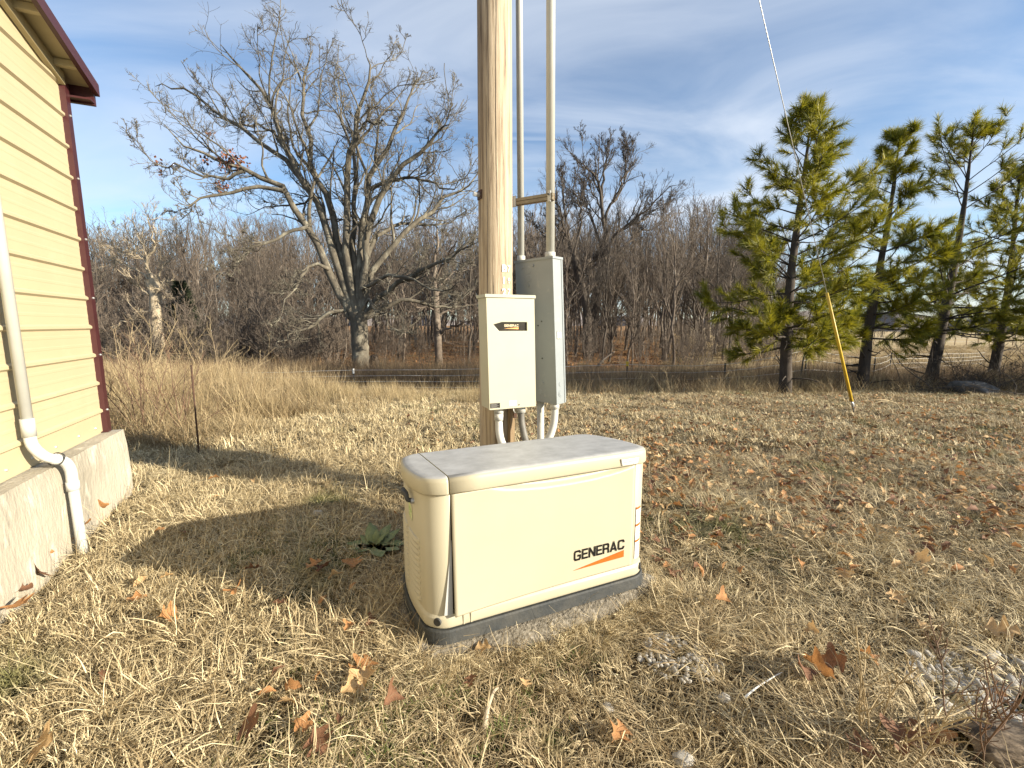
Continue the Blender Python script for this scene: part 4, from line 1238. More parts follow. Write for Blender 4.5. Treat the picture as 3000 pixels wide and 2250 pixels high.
oak, oak_groups = traced_tree('oak_tree', 'huge spreading bare oak with a few brown leaf clusters behind the fence', 'tree',
    [(1118,1472),(1116,1400),(1110,1290),(1104,1195)], oak_limbs, OAK, M['bark'], 5, (250, 50, 1.3825), 21.0, 3.0, .40, .205, jit=.07, second=OAK2, dome=((900, 740), 715, 690, 7.5))
# brown leaves still hanging on it
def oak_leaves():
    rng = np.random.default_rng(3); V, T, n = [], [], 0
    for (cx, cy, s, k) in ((585,575,.42,70),(610,595,.4,60),(560,600,.3,40),(555,690,.3,44),(490,575,.2,26),(298,592,.16,18),(505,478,.2,18),(302,632,.1,8)):
        c = np.array(at(250 + cx / 1.3825, 50 + cy / 1.3825, 20.0)) - np.array(oak.location)
        for i in range(k):
            p = c + rng.normal(0, s * .5, 3); a = unit(rng.normal(size=3)); b = unit(np.cross(a, rng.normal(size=3)))
            l, w = rng.uniform(.10, .17), rng.uniform(.04, .07)
            V += [p, p + a * l * .5 + b * w, p + a * l, p + a * l * .5 - b * w]; T += [(n, n + 1, n + 2), (n, n + 2, n + 3)]; n += 4
    o = link('leaf_cluster', mesh_np('leaf_cluster', V, tris=T), mat('oak_brown_leaves', (.22, .085, .04), (.13, .05, .025), 3, .8), oak)
    o['kind'] = 'stuff'
oak_leaves()

MID = [dict(n=9, ang=(22, 50), len=.40, rf=.50, rcap=.07, rmin=.016, seg=6, wig=.13, trop=.07, t0=.2, taper=.35),
       dict(n=7, ang=(22, 52), len=.50, rf=.60, rcap=.04, rmin=.0105, seg=4, wig=.15, trop=.06, t0=.2),
       dict(n=6, ang=(22, 55), len=.55, rf=.65, rmin=.0075, seg=3, wig=.15, trop=.05, t0=.2)]
MID2 = dict(n=5, ang=(14, 38), len=.40, rf=.6, rcap=.1, rmin=.022, seg=12, wig=.11, trop=.07, t0=.3, t1=.92, taper=.35, tip=.15)
tall_limbs = [
 ([(330,800),(342,680),(335,590),(310,400),(260,290),(190,230),(130,170)], 1.0, -2),
 ([(322,480),(330,280),(350,180),(340,90)], .6, 2, 0),
 ([(338,800),(370,740),(430,670),(520,600),(620,520),(720,420),(830,350)], .8, -3),
 ([(340,640),(360,520),(430,420),(470,330),(520,230),(570,140)], .7, 2),
 ([(400,470),(460,330),(480,200),(485,70)], .5, -1),
 ([(340,880),(420,820),(520,720),(600,670),(700,620),(800,570)], .75, 2.5),
 ([(325,790),(280,650),(250,560),(215,500),(170,430),(150,330)], .6, 2),
 ([(520,620),(600,590),(700,500),(800,430)], .4, 1),
 ([(330,560),(270,420),(210,380),(160,300)], .4, -3),
]
traced_tree('bare_tree', 'tall bare tree with a high fanning crown right of the grey panel', 'tree',
    [(262,1290),(272,1150),(290,1050),(315,930),(325,850),(333,780)], tall_limbs, MID, M['bark_dark'], 8, (1620, 380, 2.241), 38.0, 3.0, .36, .20, second=MID2, jit=.08, sides=(7, 4, 3, 3, 3))
traced_tree('bare_tree', 'dark leaning bare tree between the conduits and the tall fanning tree', 'tree',
    [(235,1385),(228,1280),(215,1150),(180,1000),(140,830)],
    [([(140,830),(100,740),(60,600),(20,470),(-30,330)], 1.0, 2), ([(140,830),(170,680),(190,560),(150,440),(130,330)], .7, -2), ([(130,810),(30,760),(-60,690),(-150,600)], .7, 2),
     ([(120,770),(90,600),(60,420),(60,300)], .6, -3), ([(180,1000),(230,900),(280,860),(330,800)], .4, -2), ([(190,1060),(90,960),(0,930),(-80,860)], .5, -1)],
    MID, M['bark_dark'], 12, (1620, 380, 2.241), 34.0, 3.0, .30, .17, second=MID2, jit=.08, sides=(7, 4, 3, 3, 3))
# smaller tree with the lit trunk between the oak and the pole (crop 650,550 x2.765)
traced_tree('bare_tree', 'crooked bare tree with a sunlit trunk between the oak and the pole', 'tree',
    [(1760,1440),(1755,1340),(1750,1200),(1735,1000),(1725,820)],
    [([(1725,820),(1730,650),(1745,480),(1745,330),(1750,180)], .9, 1), ([(1760,1200),(1850,1130),(1960,1080),(2070,1060)], .75, -1), ([(1730,870),(1800,740),(1900,690),(2060,640)], .6, 2),
     ([(1735,1000),(1640,960),(1540,930),(1450,920)], .5, -2), ([(1725,830),(1650,720),(1600,560),(1560,400)], .6, 1.5), ([(1730,760),(1800,600),(1880,470),(1990,380)], .6, -2), ([(1740,1050),(1830,1000),(1950,960),(2080,970)], .6, 1.5)],
    MID, M['bark_mid'], 14, (650, 550, 2.765), 25.0, 2.0, .21, .13, jit=.07, sides=(7, 4, 3, 3, 3))
# the old snag on the left (crop 250,600 x2.5517)
snag, _ = traced_tree('dead_tree', 'stout pale dead tree with flaking bark at the left edge of the woods', 'tree',
    [(548,1085),(540,1000),(525,900),(528,780),(522,640),(490,560)],
    [([(500,570),(440,450),(380,330),(300,240),(180,130)], .6, 1), ([(500,560),(470,430),(500,300),(480,170),(520,90)], .6, -1), ([(525,640),(590,640),(600,600)], .5, -.5),
     ([(520,700),(450,650),(380,580),(300,540),(200,470)], .55, -1), ([(525,820),(430,800),(330,860),(200,920),(110,1050)], .5, -1.5), ([(515,600),(560,480),(640,350),(700,220)], .5, 1.5),
     ([(505,590),(380,480),(250,420),(90,380)], .5, 1.5), ([(520,760),(560,700),(620,560)], .35, 1), ([(500,560),(420,400),(320,380),(150,300)], .4, -1)],
    MID, M['bark_pale'], 17, (250, 600, 2.5517), 24.0, 2.0, .29, .13, jit=.08, sides=(7, 4, 3, 3, 3))

def generic_tree_mesh(seed, H, specs, n_main, straight, spreadang):
    rng = np.random.default_rng(seed)
    n = 12
    p = np.zeros((n, 3)); p[:, 2] = np.linspace(-.3, H * straight, n)
    p[:, :2] += np.cumsum(rng.normal(0, H * .006, (n, 2)), axis=0)
    r0 = H * .009
    tr = np.linspace(r0 * 1.1, r0 * .5, n); tr[0] *= 1.3
    V, Q = tube_group(p[None], tr[None], 8)
    tme = mesh_np('woodland_trunk', V, Q, smooth=True)
    sp0 = dict(n=n_main, ang=spreadang, len=.62, rf=.62, rmin=.022, seg=8, wig=.10, trop=.09, t0=.32, taper=.35)
    P, Rr = children(p[None], tr[None], sp0, rng)
    top = grow(p[-1:], np.array([[0.05, 0, 1.]]), np.array([H * (1 - straight)]), np.array([r0 * .5]), dict(seg=8, wig=.09, trop=.05, rmin=.015, tip=.2), rng)
    P = np.concatenate([P, top[0]]); Rr = np.concatenate([Rr, top[1]])
    gs = [(P, Rr, 5)]
    for sp in specs:
        P, Rr = children(P, Rr, sp, rng); gs.append((P, Rr, 3))
    V, Q = join_groups(gs)
    return tme, mesh_np('woodland_crown', V, Q, smooth=True)
WD = [dict(n=7, ang=(20, 45), len=.48, rf=.55, rmin=.012, seg=4, wig=.13, trop=.09, t0=.2, taper=.5),
      dict(n=6, ang=(20, 50), len=.52, rf=.65, rmin=.008, seg=3, wig=.15, trop=.07, t0=.15)]
variants = [generic_tree_mesh(100 + i, 11.0, WD, nm, st, sa) for i, (nm, st, sa) in enumerate([(12, .75, (25, 50)), (10, .6, (30, 55)), (13, .8, (20, 40)), (9, .55, (28, 50)), (12, .7, (22, 45)), (8, .85, (30, 60))])]
def woods():
    rng = np.random.default_rng(21)
    def tops(px):     # skyline of the wood in photo pixels
        return np.interp(px, [150, 350, 600, 1000, 1250, 1430, 1560, 1700, 1990, 2080, 2180, 2320, 2600, 3100], [690, 665, 655, 650, 650, 620, 590, 620, 610, 610, 640, 820, 900, 905])
    for i in range(285):
        px = rng.uniform(120, 2330) if i % 5 else rng.uniform(1350, 2330)
        d = rng.uniform(33, 62) if i > 28 else rng.uniform(26, 34)
        if i > 190: d = rng.uniform(64, 105); px = rng.uniform(100, 2700)
        if px < 700: d = max(d, 29)
        x = (px - 1500) / F * d * 1.0; g = gz(x, d)
        ztop = CAMH + (950 - (tops(px) + abs(rng.normal(0, 45)) + (max(0, 36 - d) * 6) + (90 if d > 63 else 0))) / F * d
        if d > 63: ztop = min(ztop, g + 15)
        H = max(3.5, ztop - g)
        v = variants[rng.integers(len(variants))]
        o = empty('woodland_tree', (x, d, g), rng.uniform(0, 6.28), 'slender bare grey tree crowded among many in the wood behind the fence', 'tree', 'bare trees crowding the wood behind the fence')
        s = H / 11.0 * (.92 + .12 * rng.random()); w = s * rng.uniform(.85, 1.2)
        if H < 7: w = s * 1.15
        o.scale = (w, w, s)
        m = M['bark_mid'] if rng.random() < .65 else M['bark_dark']
        for nm, me in (('trunk', v[0]), ('crown', v[1])):
            c = bpy.data.objects.new(nm, me)
            if len(me.materials) == 0: me.materials.append(m)
            COL.objects.link(c); c.parent = o
            c.material_slots[0].link = 'OBJECT'; c.material_slots[0].material = m
    # far treeline across the field
    for i in range(36):
        px = 2180 + i * 27 + rng.uniform(-10, 10); d = rng.uniform(118, 150)
        x = (px - 1500) / F * d; g = gz(x, d); v = variants[rng.integers(len(variants))]
        H = rng.uniform(6.5, 10.5)
        o = empty('distant_tree', (x, d, g), rng.uniform(0, 6.28), 'small bare tree in the far tree line beyond the pale field', 'tree', 'far tree line beyond the field')
        o.scale = (H / 11 * 1.5, H / 11 * 1.5, H / 11)
        for nm, me in (('trunk', v[0]), ('crown', v[1])):
            c = bpy.data.objects.new(nm, me); COL.objects.link(c); c.parent = o
            c.material_slots[0].link = 'OBJECT'; c.material_slots[0].material = M['bark_dark']
woods()

# ------------------------------------------------------------------ instanced stuff
def scatter(name, pts, rots, scales, var, itone, protos, label, m=None):
    me = bpy.data.meshes.new(name); n = len(pts)
    me.vertices.add(n); me.vertices.foreach_set('co', np.asarray(pts, np.float32).ravel())
    for nm, ty, key, arr in (('rot', 'FLOAT_VECTOR', 'vector', rots), ('scl', 'FLOAT_VECTOR', 'vector', scales), ('var', 'INT', 'value', var), ('itone', 'FLOAT', 'value', itone)):
        a = me.attributes.new(nm, ty, 'POINT'); a.data.foreach_set(key, np.asarray(arr, np.int32 if ty == 'INT' else np.float32).ravel())
    o = link(name, me, m)
    tree = bpy.data.node_groups.new(name, 'GeometryNodeTree')
    tree.interface.new_socket('Geometry', in_out='INPUT', socket_type='NodeSocketGeometry')
    tree.interface.new_socket('Geometry', in_out='OUTPUT', socket_type='NodeSocketGeometry')
    nd, lk = tree.nodes, tree.links
    gi, go = nd.new('NodeGroupInput'), nd.new('NodeGroupOutput')
    inst = nd.new('GeometryNodeInstanceOnPoints'); inst.inputs['Pick Instance'].default_value = True
    g2i = nd.new('GeometryNodeGeometryToInstance')
    for p in protos:
        oi = nd.new('GeometryNodeObjectInfo'); oi.inputs['Object'].default_value = p; lk.new(oi.outputs['Geometry'], g2i.inputs[0])
    def attr(nm, ty):
        a = nd.new('GeometryNodeInputNamedAttribute'); a.data_type = ty; a.inputs[0].default_value = nm
        return [s for s in a.outputs if s.enabled and s.name == 'Attribute'][0]
    lk.new(gi.outputs[0], inst.inputs['Points']); lk.new(g2i.outputs[0], inst.inputs['Instance'])
    lk.new(attr('var', 'INT'), inst.inputs['Instance Index'])
    lk.new(attr('rot', 'FLOAT_VECTOR'), inst.inputs['Rotation']); lk.new(attr('scl', 'FLOAT_VECTOR'), inst.inputs['Scale'])
    lk.new(inst.outputs[0], go.inputs[0])
    md = o.modifiers.new('scatter', 'NODES'); md.node_group = tree
    return tag(o, label, kind='stuff')

def blades(seed, n, size, lmin, lmax, wid, elev, curl, nseg=4, tall=False, clump=0, spread=0, comb=0):
    """a patch of grass blades as one mesh"""
    rng = np.random.default_rng(seed)
    xy = rng.uniform(-size / 2, size / 2, (n, 2))
    az = rng.uniform(0, 2 * math.pi, n)
    if clump:
        c = rng.uniform(-size / 2, size / 2, (clump, 2)); off = rng.normal(0, spread or size * .05, (n, 2)); xy = c[rng.integers(0, clump, n)] + off
        if not tall: az = np.arctan2(off[:, 1], off[:, 0]) + rng.normal(0, .9, n)
    el = np.radians(rng.uniform(*elev, n)); L = rng.uniform(lmin, lmax, n)
    cu = rng.uniform(*curl, n); tw = rng.normal(0, .45, n)
    P = np.zeros((n, nseg + 1, 3)); P[:, 0, :2] = xy; P[:, 0, 2] = -.012
    w = wid * rng.uniform(.6, 1.35, n)
    V = np.zeros((n, nseg + 1, 2, 3))
    for s in range(nseg + 1):
        if s:
            d = np.stack([np.cos(el) * np.cos(az), np.cos(el) * np.sin(az), np.sin(el)], 1)
            P[:, s] = P[:, s - 1] + d * (L / nseg)[:, None]
            el = el - cu / nseg + rng.normal(0, .16, n) * (0 if tall else 1); az = az + tw / nseg + rng.normal(0, .22, n) * (0 if tall else 1)
            if not tall: P[:, s, 2] = np.maximum(P[:, s, 2], .003 + .004 * rng.random(n))
        side = np.stack([-np.sin(az), np.cos(az), .5 * np.sin(az * 3 + s)], 1); side /= np.linalg.norm(side, axis=1)[:, None]
        ww = (w * (1 - .85 * (s / nseg) ** 1.5))[:, None] * .5
        V[:, s, 0] = P[:, s] - side * ww; V[:, s, 1] = P[:, s] + side * ww
    b = np.arange(n)[:, None] * (nseg + 1) * 2; i = np.arange(nseg)[None] * 2
    Q = np.stack([b + i, b + i + 1, b + i + 3, b + i + 2], -1).reshape(-1, 4)
    tn = np.repeat(np.clip(rng.beta(.85, .85, n), 0, 1), (nseg + 1) * 2)
    return V.reshape(-1, 3), Q, tn
def proto(name, V, Q, tn, m):
    me = mesh_np(name, V, Q, tone=tn); me.materials.append(m)
    return bpy.data.objects.new(name, me)

lawn_protos = []
for i in range(5):
    lawn_protos.append(proto('lawn_patch', *blades(30 + i, 540, .34, .028, .088, .0037, (5, 80), (.3, 4.2), 4, clump=38, spread=.013), M['grass']))
for i in range(2):   # long combed-over straw
    lawn_protos.append(proto('lawn_patch', *blades(40 + i, 260, .40, .10, .24, .0036, (10, 50), (.6, 2.0), 5, clump=8), M['grass']))
far_protos = [proto('lawn_patch', *blades(50 + i, 420, .6, .035, .10, .0075, (10, 75), (.2, 2.4), 3, clump=34, spread=.02), M['grass']) for i in range(4)]
tall_protos = [proto('tall_patch', *blades(60 + i, 130, .6, .35, .85, .007, (62, 88), (.1, .9), 5, True, clump=10), M['tall']) for i in range(4)]
weed_protos = [proto('weed_patch', *blades(70 + i, 60, .7, .6, 1.25, .008, (66, 89), (.0, .5), 5, True, clump=14), M['tall']) for i in range(3)]

def in_pad(x, y, m=.03):
    c, s = math.cos(GY), math.sin(GY); X = (x - GEN[0]) * c + (y - GEN[1]) * s; Y = -(x - GEN[0]) * s + (y - GEN[1]) * c
    return (X > -m) & (X < gW + m) & (Y > -m) & (Y < gD + m)
def wall_d(x, y): return .917 * (x + 3.25) + .399 * (y - 3.438)
def beyond_corner(x, y): return (-.3987 * (x + 3.25) + .9171 * (y - 3.438)) > .1

GRAVEL = [(at(1985, 1915, 2.05), .17), (at(2950, 2085, 1.62), .40)]
GRAVEL = []
def ground_at(px, py):
    lo_, hi_ = .5, 60
    for _ in range(50):
        m = (lo_ + hi_) / 2; p = at(px, py, m)
        if p.z > gz(p.x, p.y): lo_ = m
        else: hi_ = m
    p = at(px, py, lo_); return Vector((p.x, p.y, gz(p.x, p.y)))
GRAVEL = [(ground_at(1990, 1925), .12), (ground_at(2985, 2075), .24)]
def lawn():
    rng = np.random.default_rng(9)
    def fill(y0, y1, step, kx, sc, pr, nvar, name, label, tall_edge=False):
        pts, rot, scl, var, it = [], [], [], [], []
        y = y0
        while y < y1:
            X = kx * y + 1.0
            for x in np.arange(-X, X, step):
                a, b = x + rng.uniform(-.6, .6) * step, y + rng.uniform(-.6, .6) * step
                if in_pad(a, b, -.01): continue
                dw = wall_d(a, b)
                if dw < .14 and not beyond_corner(a, b): continue
                skip = False
                for gc, gr in GRAVEL:
                    if (a - gc.x) ** 2 + (b - gc.y) ** 2 < ((gr + .05) * rng.uniform(.75, 1.1)) ** 2: skip = True
                if skip: continue
                left = float(np.clip((-.2 - a) / 1.2, 0, 1))
                pts.append((a, b, gz(a, b) - .004))
                rot.append((rng.normal(0, .08), rng.normal(0, .08), rng.uniform(0, 6.28)))
                s = sc * rng.uniform(.75, 1.2); zz = s * rng.uniform(.5, 1.6) * (1 + .35 * left)
                if nvar == 7: v = rng.integers(5, 7) if rng.random() < .10 + .28 * left + (.3 if dw < .8 and b < 5 else 0) else rng.integers(0, 5)
                else: v = rng.integers(0, nvar)
                scl.append((s, s, zz)); var.append(v)
                it.append(float(np.clip(.22 * (1 - left) + rng.normal(0, .14) + .12 * math.sin(a * 1.3 + b) , 0, .8)))
            y += step
        scatter(name, pts, rot, scl, var, it, pr, label)
    fill(.75, 4.6, .135, 1.25, 1.0, lawn_protos, 7, 'lawn_grass', 'short dead straw coloured lawn grass around the generator')
    fill(4.6, 12.0, .24, 1.25, 1.1, far_protos, 4, 'far_lawn_grass', 'short dead lawn grass running back to the edge of the bank')
lawn()
M['green'] = grass_mat('green_winter_grass', (.07,.11,.02), (.17,.20,.06), (.08,.12,.03), brown=(.3,.25,.1))
green_protos = [proto('green_patch', *blades(80 + i, 90, .30, .03, .09, .0036, (20, 85), (.2, 2.4), 4, clump=9, spread=.02), M['green']) for i in range(2)]
def edge_grass():
    rng = np.random.default_rng(12); c, s_ = math.cos(GY), math.sin(GY)
    pts, rot, scl, var, it = [], [], [], [], []
    for i in range(150):
        X, Y = (rng.uniform(-.12, 1.25), rng.uniform(-.15, -.055)) if i < 95 else ((rng.uniform(-.15, -.10), rng.uniform(-.1, .5)) if i < 115 else (rng.uniform(gW + .06, gW + .14), rng.uniform(-.12, .5)))
        if i < 95 and X < .55 and rng.random() < .55: continue
        x, y = GEN[0] + X * c - Y * s_, GEN[1] + X * s_ + Y * c
        pts.append((x, y, gz(x, y) + .012)); rot.append((rng.normal(-.15, .15), rng.normal(0, .15), rng.uniform(0, 6.28))); k = rng.uniform(.35, .6)
        scl.append((k, k, k * rng.uniform(.9, 1.7))); var.append(rng.integers(0, 7)); it.append(float(np.clip(rng.normal(.05, .1), 0, 1)))
    scatter('pad_edge_grass', pts, rot, scl, var, it, lawn_protos, 'straw coloured grass growing over the edge of the concrete pad')
    pts, rot, scl, var, it = [], [], [], [], []
    for (px, py, r, n) in ((800, 1590, .16, 16), (830, 1610, .10, 8), (960, 1600, .10, 6), (1010, 1620, .1, 7), (1480, 1900, .16, 12), (1600, 1870, .12, 8), (1300, 2150, .12, 6), (1050, 2170, .1, 6), (1950, 1500, .25, 10), (2150, 1560, .3, 8), (830, 2020, .15, 6), (900, 1470, .12, 5)):
        g = ground_at(px, py)
        for k in range(n):
            x, y = g.x + rng.normal(0, r), g.y + rng.normal(0, r)
            if in_pad(x, y): continue
            pts.append((x, y, gz(x, y))); rot.append((0, 0, rng.uniform(0, 6.28))); q = rng.uniform(.6, 1.1); scl.append((q, q, q * .9)); var.append(rng.integers(0, 2)); it.append(float(rng.uniform(0, .4)))
    scatter('green_grass', pts, rot, scl, var, it, green_protos, 'sparse green winter grass sprouting through the straw')
edge_grass()

def tall_grass():
    rng = np.random.default_rng(10)
    pts, rot, scl, var, it = [], [], [], [], []
    for i in range(5200):
        b = rng.uniform(11.4, 22); a = rng.uniform(-1.25 * b, 1.25 * b)
        k = .6 + .5 * rng.random()
        if b < 13.2:
            k *= .45 + .3 * (a < -2)
            if a > -1 and rng.random() < .7: continue
        px = 1500 + F * a / b
        if b < 15.6 and px < 1500: k *= float(np.interp(px, [400, 950], [.85, .22]))
        if a > b * .5 and rng.random() < .35: continue
        pts.append((a, b, gz(a, b) - .02)); rot.append((rng.normal(0, .12), rng.normal(0, .12), rng.uniform(0, 6.28)))
        scl.append((1.15, 1.15, k * (.9 if a > 0 else 1.1))); var.append(rng.integers(0, 4)); it.append(float(np.clip(rng.normal(.30 + .45 * (b > 13.4), .18), 0, .98)))
    for i in range(1700):          # taller dead weeds left of the lawn, beyond the shed corner
        b = rng.uniform(5.0, 12.5); a = rng.uniform(-1.3 * b, -.30 * b - .4 + .6 * rng.random())
        if wall_d(a, b) < -.05 and not beyond_corner(a, b): continue
        if not beyond_corner(a, b) and wall_d(a, b) < 1.2: continue
        e = (-.30 * b - a)
        if e < 3.5 and rng.random() > e / 3.5 * .9 + .03: continue
        if b < 7.2 and a > -3.3 - .2 * (b - 5): continue
        pts.append((a, b, gz(a, b) - .02)); rot.append((rng.normal(0, .16), rng.normal(0, .16), rng.uniform(0, 6.28)))
        s = rng.uniform(.5, 1.0) * min(1, .35 + (b - 4.6) * .16) * min(1, .45 + max(0, e) * .2); scl.append((1, 1, s)); var.append(rng.integers(0, 7)); it.append(float(np.clip(rng.normal(.22, .18), 0, .9)))
    scatter('tall_grass', pts, rot, scl, var, it, tall_protos + weed_protos, 'tall dead grass and weeds filling the dip along the fence')
    # pale grass tussocks on the crest of the bank
    pts, rot, scl, var, it = [], [], [], [], []
    for i in range(120):
        b = rng.uniform(9.0, 11.2); a = rng.uniform(-6, 1.0)
        pts.append((a, b, gz(a, b) - .02)); rot.append((rng.normal(0, .1), rng.normal(0, .1), rng.uniform(0, 6.28)))
        s = rng.uniform(.3, .75); scl.append((.5, .5, s)); var.append(rng.integers(0, 4)); it.append(0.0)
    scatter('bank_tussocks', pts, rot, scl, var, it, tall_protos, 'golden grass tussocks along the crest of the bank')
    # rough grass on the far side, thin, fading to the wood floor and field
    pts, rot, scl, var, it = [], [], [], [], []
    for i in range(3200):
        b = 22 + 34 * rng.random() ** 1.5; a = rng.uniform(-1.2 * b, 1.25 * b)
        if a / b < .34 and rng.random() < .25 + (b - 22) / 6: continue
        pts.append((a, b, gz(a, b) - .02)); rot.append((rng.normal(0, .15), rng.normal(0, .15), rng.uniform(0, 6.28)))
        f = a / b > .34
        scl.append((1.6, 1.6, rng.uniform(.3, .6) * (.8 if f else .7))); var.append(rng.integers(0, 4)); it.append(float(np.clip(rng.normal(.15 if f else .45, .15), 0, .9)))
    scatter('rough_grass', pts, rot, scl, var, it, tall_protos, 'rough dead grass on the far side of the fence')
tall_grass()

# thicket of brush and saplings at the foot of the wood
def thicket():
    rng = np.random.default_rng(31); pr = []
    for v in range(4):
        n0 = 7
        P, Rr = grow(np.column_stack([rng.normal(0, .25, (n0, 2)), np.zeros(n0)]), unit(np.column_stack([rng.normal(0, .28, (n0, 2)), np.ones(n0)])), rng.uniform(1.6, 3.2, n0), rng.uniform(.012, .02, n0), dict(seg=7, wig=.11, trop=.03, rmin=.008, tip=.3), rng)
        gs = [(P, Rr, 4)]
        for sp in (dict(n=7, ang=(20, 55), len=.42, rf=.6, rmin=.0075, seg=4, wig=.16, trop=.05, t0=.2), dict(n=5, ang=(20, 60), len=.5, rf=.7, rmin=.006, seg=2, wig=.2, t0=.2)):
            P, Rr = children(P, Rr, sp, rng); gs.append((P, Rr, 3))
        V, Q = join_groups(gs); me = mesh_np('sapling_clump', V, Q, smooth=True); me.materials.append(M['bark_mid']); pr.append(bpy.data.objects.new('sapling_clump', me))
    pts, rot, scl, var, it = [], [], [], [], []
    for i in range(620):
        px = rng.uniform(150, 2330); left = px < 1000
        b = rng.uniform(20.5, 40) if left else rng.uniform(25, 48)
        if 1000 < px < 1450 and b < 25: continue
        a = (px - 1500) / F * b
        if not left and rng.random() < (.75 if px < 1450 else .5): continue
        pts.append((a, b, gz(a, b) - .03)); rot.append((0, 0, rng.uniform(0, 6.28))); s = rng.uniform(.5, 1.25) * (1.25 if left else 1.0)
        scl.append((s, s, s)); var.append(rng.integers(0, 4)); it.append(0)
    scatter('brush_thicket', pts, rot, scl, var, it, pr, 'tangled bare brush and saplings at the foot of the wood')
thicket()

def far_wood():
    rng = np.random.default_rng(33); pr = []
    for tme, cme in variants[:4]:
        bm = bmesh.new(); bm.from_mesh(tme); bm.from_mesh(cme); me = bpy.data.meshes.new('far_tree'); bm.to_mesh(me); bm.free(); shade(me)
        me.materials.append(M['bark_mid']); pr.append(bpy.data.objects.new('far_tree', me))
    pts, rot, scl, var, it = [], [], [], [], []
    for i in range(420):
        b = rng.uniform(50, 120); px = rng.uniform(100, 2280); a = (px - 1500) / F * b
        H = min(15, (950 - rng.uniform(640, 740)) / F * b + 2.2)
        pts.append((a, b, gz(a, b))); rot.append((0, 0, rng.uniform(0, 6.28))); s = H / 11; w = s * rng.uniform(.8, 1.15)
        scl.append((w, w, s)); var.append(rng.integers(0, 4)); it.append(0)
    scatter('far_woods', pts, rot, scl, var, it, pr, 'far part of the bare grey brown wood that closes off the view')
far_wood()

